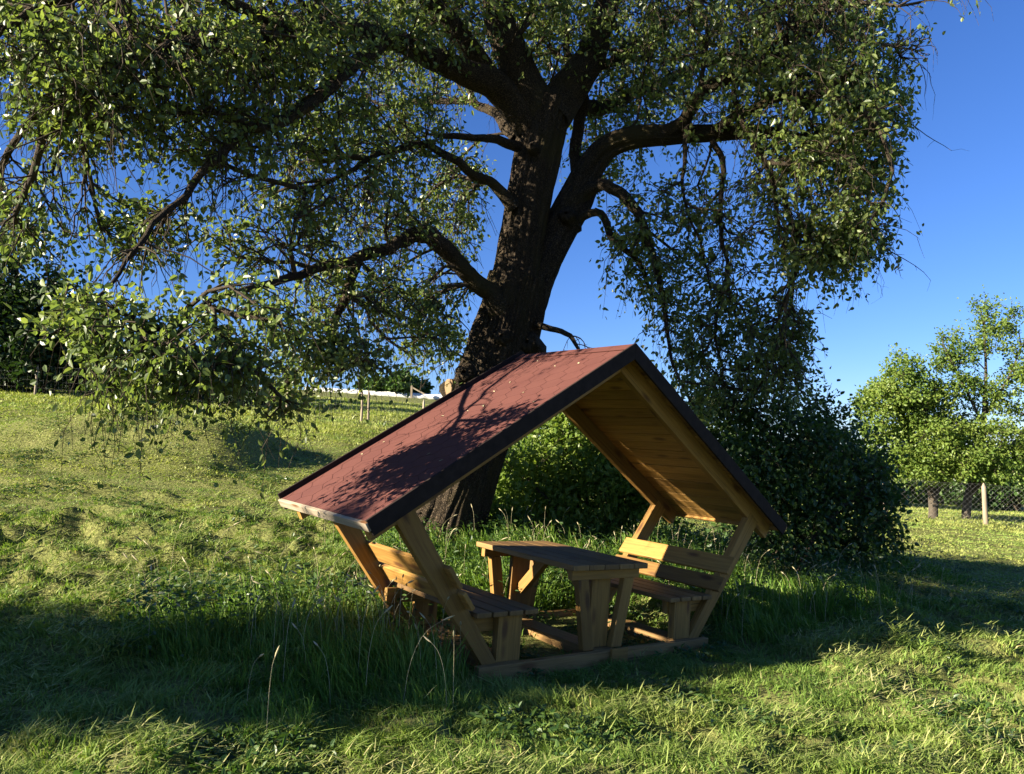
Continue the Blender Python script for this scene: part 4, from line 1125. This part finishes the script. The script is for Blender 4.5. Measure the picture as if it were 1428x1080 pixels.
def build_grass():
    # mown sward
    x, y, r = polar(560000, 1.9, 46, 1.55)
    tm = tall_mask(x, y)
    inn = inside_frame(x, y)
    tuft = fbm(x * 7, y * 7, 19, 2)
    keep = (tm < .62) & (~inn | (RNG.random(len(x)) < .18)) & ((RNG.random(len(x)) < sstep(.34, .54, tuft) + .06) | (r > 14))
    x, y, r, tm, inn = x[keep], y[keep], r[keep], tm[keep], inn[keep]
    n = len(x); z = height(x, y)
    patch = fbm(x * .9, y * .9, 21, 3); fine = fbm(x * 4, y * 4, 23, 2); sw = swath(x, y)
    grow_f = np.clip(1 + 1.0 * (patch - .5) + 1.3 * tm, .5, 1.7) * (1 + np.clip((r - 6) / 40, 0, .5))
    tuft = fbm(x * 7, y * 7, 19, 2)
    H = RNG.uniform(.022, .062, n) * (.5 + .95 * tuft) * grow_f * (1 - .35 * sstep(6, 10, r)) * (1 - .3 * sstep(11, 14, r)) * (1 + .5 * sw)
    # unmown strip in front of the left fence
    strip = sstep(19.0, 22.5, y + .12 * x + 2.5 * (fbm(x * .3, y * .3, 8, 2) - .5)) * sstep(8, 2, x) + .6 * sstep(22.2, 23.4, y) * sstep(6, 9, x)
    H = H * (1 + 1.5 * strip)
    Wd = RNG.uniform(.0045, .0095, n) * (1 + np.clip((r - 3.2) / 5.5, 0, 4.5))
    dirw = np.stack([np.cos(fbm(x * .5, y * .5, 31, 2) * 9), np.sin(fbm(x * .5, y * .5, 31, 2) * 9)], 1)
    lean = (dirw * .7 + RNG.normal(0, .8, (n, 2))) * H[:, None] * RNG.uniform(.4, 1.5, n)[:, None]
    V, q, t3 = blades(np.stack([x, y, z - .006], 1), H, Wd, lean, RNG.uniform(0, math.pi, n))
    dry = .34 * RNG.random(n) + .55 * (fine - .32) + .40 * (patch - .46) + .22 * sw + .10 * strip + .24 * np.clip((r - 8) / 8, 0, 1) + .55 * (fbm(x * .16 + 4, y * 1.5, 83, 3) - .5) * sstep(6, 10, r)
    rnd = np.clip(dry, 0, 1) ; rnd = np.where((RNG.random(n) < .05) & (r < 9), RNG.random(n), rnd); rnd = np.minimum(rnd, 1 - .30 * sstep(8, 14, r))
    o = link('grass', np_mesh('grass', V, [q, t3], rnd=np.repeat(rnd, 5)), MAT['grass'])
    tag(o, 'short mown grass covering the meadow', 'grass', None, 'stuff')

    # a second, thicker layer of short curled blades close to the view
    x, y, r = polar(330000, 2.0, 11, 1.35, 48)
    tuft = fbm(x * 5 + 9, y * 5, 29, 2)
    keep = (RNG.random(len(x)) < sstep(.42, .60, tuft) + .02) & (tall_mask(x, y) < .62) & ~inside_frame(x, y)
    x, y, r, tuft = x[keep], y[keep], r[keep], tuft[keep]
    n = len(x); z = height(x, y); az = fbm(x * 2.1, y * 2.1, 37, 2) * 7 + RNG.normal(0, .8, n)
    H = RNG.uniform(.018, .058, n) * (.5 + 1.1 * tuft)
    lean = np.stack([np.cos(az), np.sin(az)], 1) * (H * RNG.uniform(.5, 2.0, n))[:, None]
    V, q, t3 = blades(np.stack([x, y, z - .004], 1), H, RNG.uniform(.005, .0105, n), lean, az + math.pi / 2 + RNG.normal(0, .5, n), 1.0)
    rnd = np.clip(.05 + .5 * RNG.random(n) + .6 * (fbm(x * .9, y * .9, 21, 3) - .42), 0, 1)
    o = link('turf', np_mesh('turf', V, [q, t3], rnd=np.repeat(rnd, 5)), MAT['grass'])
    tag(o, 'thick tufts of short curled grass in the near meadow', 'grass', None, 'stuff')

    # cut stalks lying in rows and heaps
    x, y, r = polar(260000, 2.2, 34, 1.5)
    sw = swath(x, y); heap = fbm(x * 1.15, y * 1.7, 51, 3)
    keep = (RNG.random(len(x)) < .10 + .8 * sw + 3.2 * np.clip(heap - .50, 0, 1)) & (tall_mask(x, y) < .4) & ~inside_frame(x, y) & ~(front_of(x, y) & (RNG.random(len(x)) < .8))
    x, y, r, sw, heap = x[keep], y[keep], r[keep], sw[keep], heap[keep]
    n = len(x); z = height(x, y)
    sc = 1 + np.clip((r - 4) / 9, 0, 1.8)
    L = RNG.uniform(.03, .095, n) * np.minimum(sc, 1.5)
    az = .25 + RNG.normal(0, .9, n)
    up = RNG.random(n) * .075 * (.4 + sw + np.clip(heap - .45, 0, 1) * 2.2) * np.minimum(sc, 1.8)
    lean = np.stack([np.cos(az), np.sin(az)], 1) * L[:, None]
    P = np.stack([x, y, z + up + .012], 1)
    V, q, t3 = blades(P, RNG.normal(.006, .026, n), RNG.uniform(.0038, .0075, n) * sc, lean, az + math.pi / 2 + RNG.normal(0, .3, n), -.2)
    rnd = np.clip(.15 + .75 * RNG.random(n) * (.5 + fbm(x * .8, y * .8, 61, 2)) - .1, 0, 1)
    o = link('grass_clippings', np_mesh('grass_clippings', V, [q, t3], rnd=np.repeat(rnd, 5)), MAT['hay'])
    tag(o, 'drying cut grass lying in rows on the mown meadow', 'cut grass', None, 'stuff')

    # tall unmown grass round the shelter and bushes
    x0, y0, r0 = polar(52000, 2.6, 17, 1.25, 46)
    tm = tall_mask(x0, y0)
    keep = (tm > .24) & (RNG.random(len(x0)) < np.clip(tm * 1.6, 0, 1)) & ~inside_frame(x0, y0) & ~front_of(x0, y0)
    x0, y0, tm = x0[keep], y0[keep], tm[keep]
    per = RNG.integers(4, 11, len(x0)); ii = np.repeat(np.arange(len(x0)), per); n = len(ii)
    az = fbm(x0 * 1.1, y0 * 1.1, 71, 2) * 7 + RNG.normal(0, .5, len(x0))
    tl = np.stack([np.cos(az), np.sin(az)], 1) * RNG.uniform(.15, .75, len(x0))[:, None]
    ht = RNG.uniform(.13, .40, len(x0)) * np.clip(tm * 1.15, .28, 1.1)
    x = x0[ii] + RNG.normal(0, .028, n); y = y0[ii] + RNG.normal(0, .028, n); r = np.hypot(x, y); tm = tm[ii]; z = height(x, y)
    H = ht[ii] * RNG.uniform(.45, 1.1, n)
    lean = (tl[ii] + RNG.normal(0, .28, (n, 2))) * H[:, None] * RNG.uniform(.5, 1.5, n)[:, None]
    H = H * (1 - .25 * np.clip(np.hypot(lean[:, 0], lean[:, 1]) / np.maximum(H, .01) - .5, 0, 1.5))
    P = np.stack([x, y, z - .01], 1); wd = RNG.uniform(.004, .0085, n) * (1 + np.clip((r - 4) / 7, 0, 1.6)); yw = RNG.uniform(0, math.pi, n)
    w = np.stack([np.cos(yw), np.sin(yw), np.zeros(n)], 1) * wd[:, None] * .5
    L3 = np.concatenate([lean, np.zeros((n, 1))], 1); up = np.array([[0, 0, 1.0]]) * H[:, None]
    m1, m2, tp4 = P + up * .5 + L3 * .16, P + up * .86 + L3 * .5, P + up * .93 + L3 * 1.05
    V = np.stack([P - w, P + w, m1 + w * .95, m1 - w * .95, m2 + w * .7, m2 - w * .7, tp4], 1).reshape(-1, 3)
    b = np.arange(n)[:, None] * 7
    q = np.concatenate([b + np.array([[0, 1, 2, 3]]), b + np.array([[3, 2, 4, 5]])]); t3 = b + np.array([[5, 4, 6]])
    o = link('tall_grass', np_mesh('tall_grass', V, [q, t3], rnd=np.repeat(np.clip(RNG.random(n) * .8 + .3 * (tm - .5), 0, 1) ** 1.2, 7)), MAT['tallgrass'])
    tag(o, 'tall unmown grass around the shelter and the tree', 'tall grass', None, 'stuff')
    # flowering stalks with seed heads
    i = RNG.choice(n, 340, replace=False)
    Q = np.stack([x[i], y[i], z[i]], 1); m = len(i)
    h2 = RNG.uniform(.30, .58, m)
    T = Tubes()
    for k in range(m):
        az = RNG.uniform(0, 2 * math.pi); b = RNG.uniform(.1, .5) * h2[k]; ca, sa = math.cos(az), math.sin(az)
        pts = catmull(np.array([Q[k], Q[k] + [ca * b * .15, sa * b * .15, h2[k] * .5], Q[k] + [ca * b * .5, sa * b * .5, h2[k] * .85], Q[k] + [ca * b, sa * b, h2[k]]]), 9)
        T.add(pts, np.linspace(.0017, .0009, 9), 4)
        d = norm(pts[-1] - pts[-2]) + np.array([0, 0, -.15]); l = random.uniform(.045, .085); a = pts[-1]
        T.add(np.array([a, a + d * l * .3, a + d * l * .7, a + d * l]), np.array([.0015, .006, .005, .001]), 6)
    o = T.build('seed_stalks', MAT['seed'], None)
    a = o.data.attributes.new('rnd', 'FLOAT', 'POINT'); a.data.foreach_set('value', RNG.random(len(o.data.vertices)).astype(np.float32))
    tag(o, 'pale flowering grass stalks standing out of the tall grass', 'grass stalks', None, 'stuff')

    # broad leaved weeds
    x, y, r = polar(26000, 2.4, 18, 1.1, 46)
    tm = tall_mask(x, y); pat = fbm(x * 1.4, y * 1.4, 91, 3)
    lx, ly = to_local(x, y)
    keep = (((tm > .35) & (ly > 1.0)) | (pat > .62)) & (~inside_frame(x, y) | (RNG.random(len(x)) < .5))
    x, y, tm = x[keep], y[keep], tm[keep]
    per = 6; n = len(x) * per; ii = np.repeat(np.arange(len(x)), per)
    hz = RNG.random(n) * np.where(tm[ii] > .35, .38, .05)
    P = np.stack([x[ii] + RNG.normal(0, .035, n), y[ii] + RNG.normal(0, .035, n), height(x, y)[ii] + .01 + hz], 1)
    d = RNG.normal(0, 1, (n, 3)); d[:, 2] = RNG.uniform(-.1, .7, n); nn = RNG.normal(0, .4, (n, 3)); nn[:, 2] += 1
    o = link('weeds', leaves_mesh('weeds', P, d, nn, RNG.uniform(.03, .065, n), RNG.uniform(.016, .034, n), np.clip(RNG.random(n) * .8, 0, 1)), MAT['bush_leaf'])
    tag(o, 'low broad leaved weeds growing among the grass', 'weeds', None, 'stuff')
build_grass()
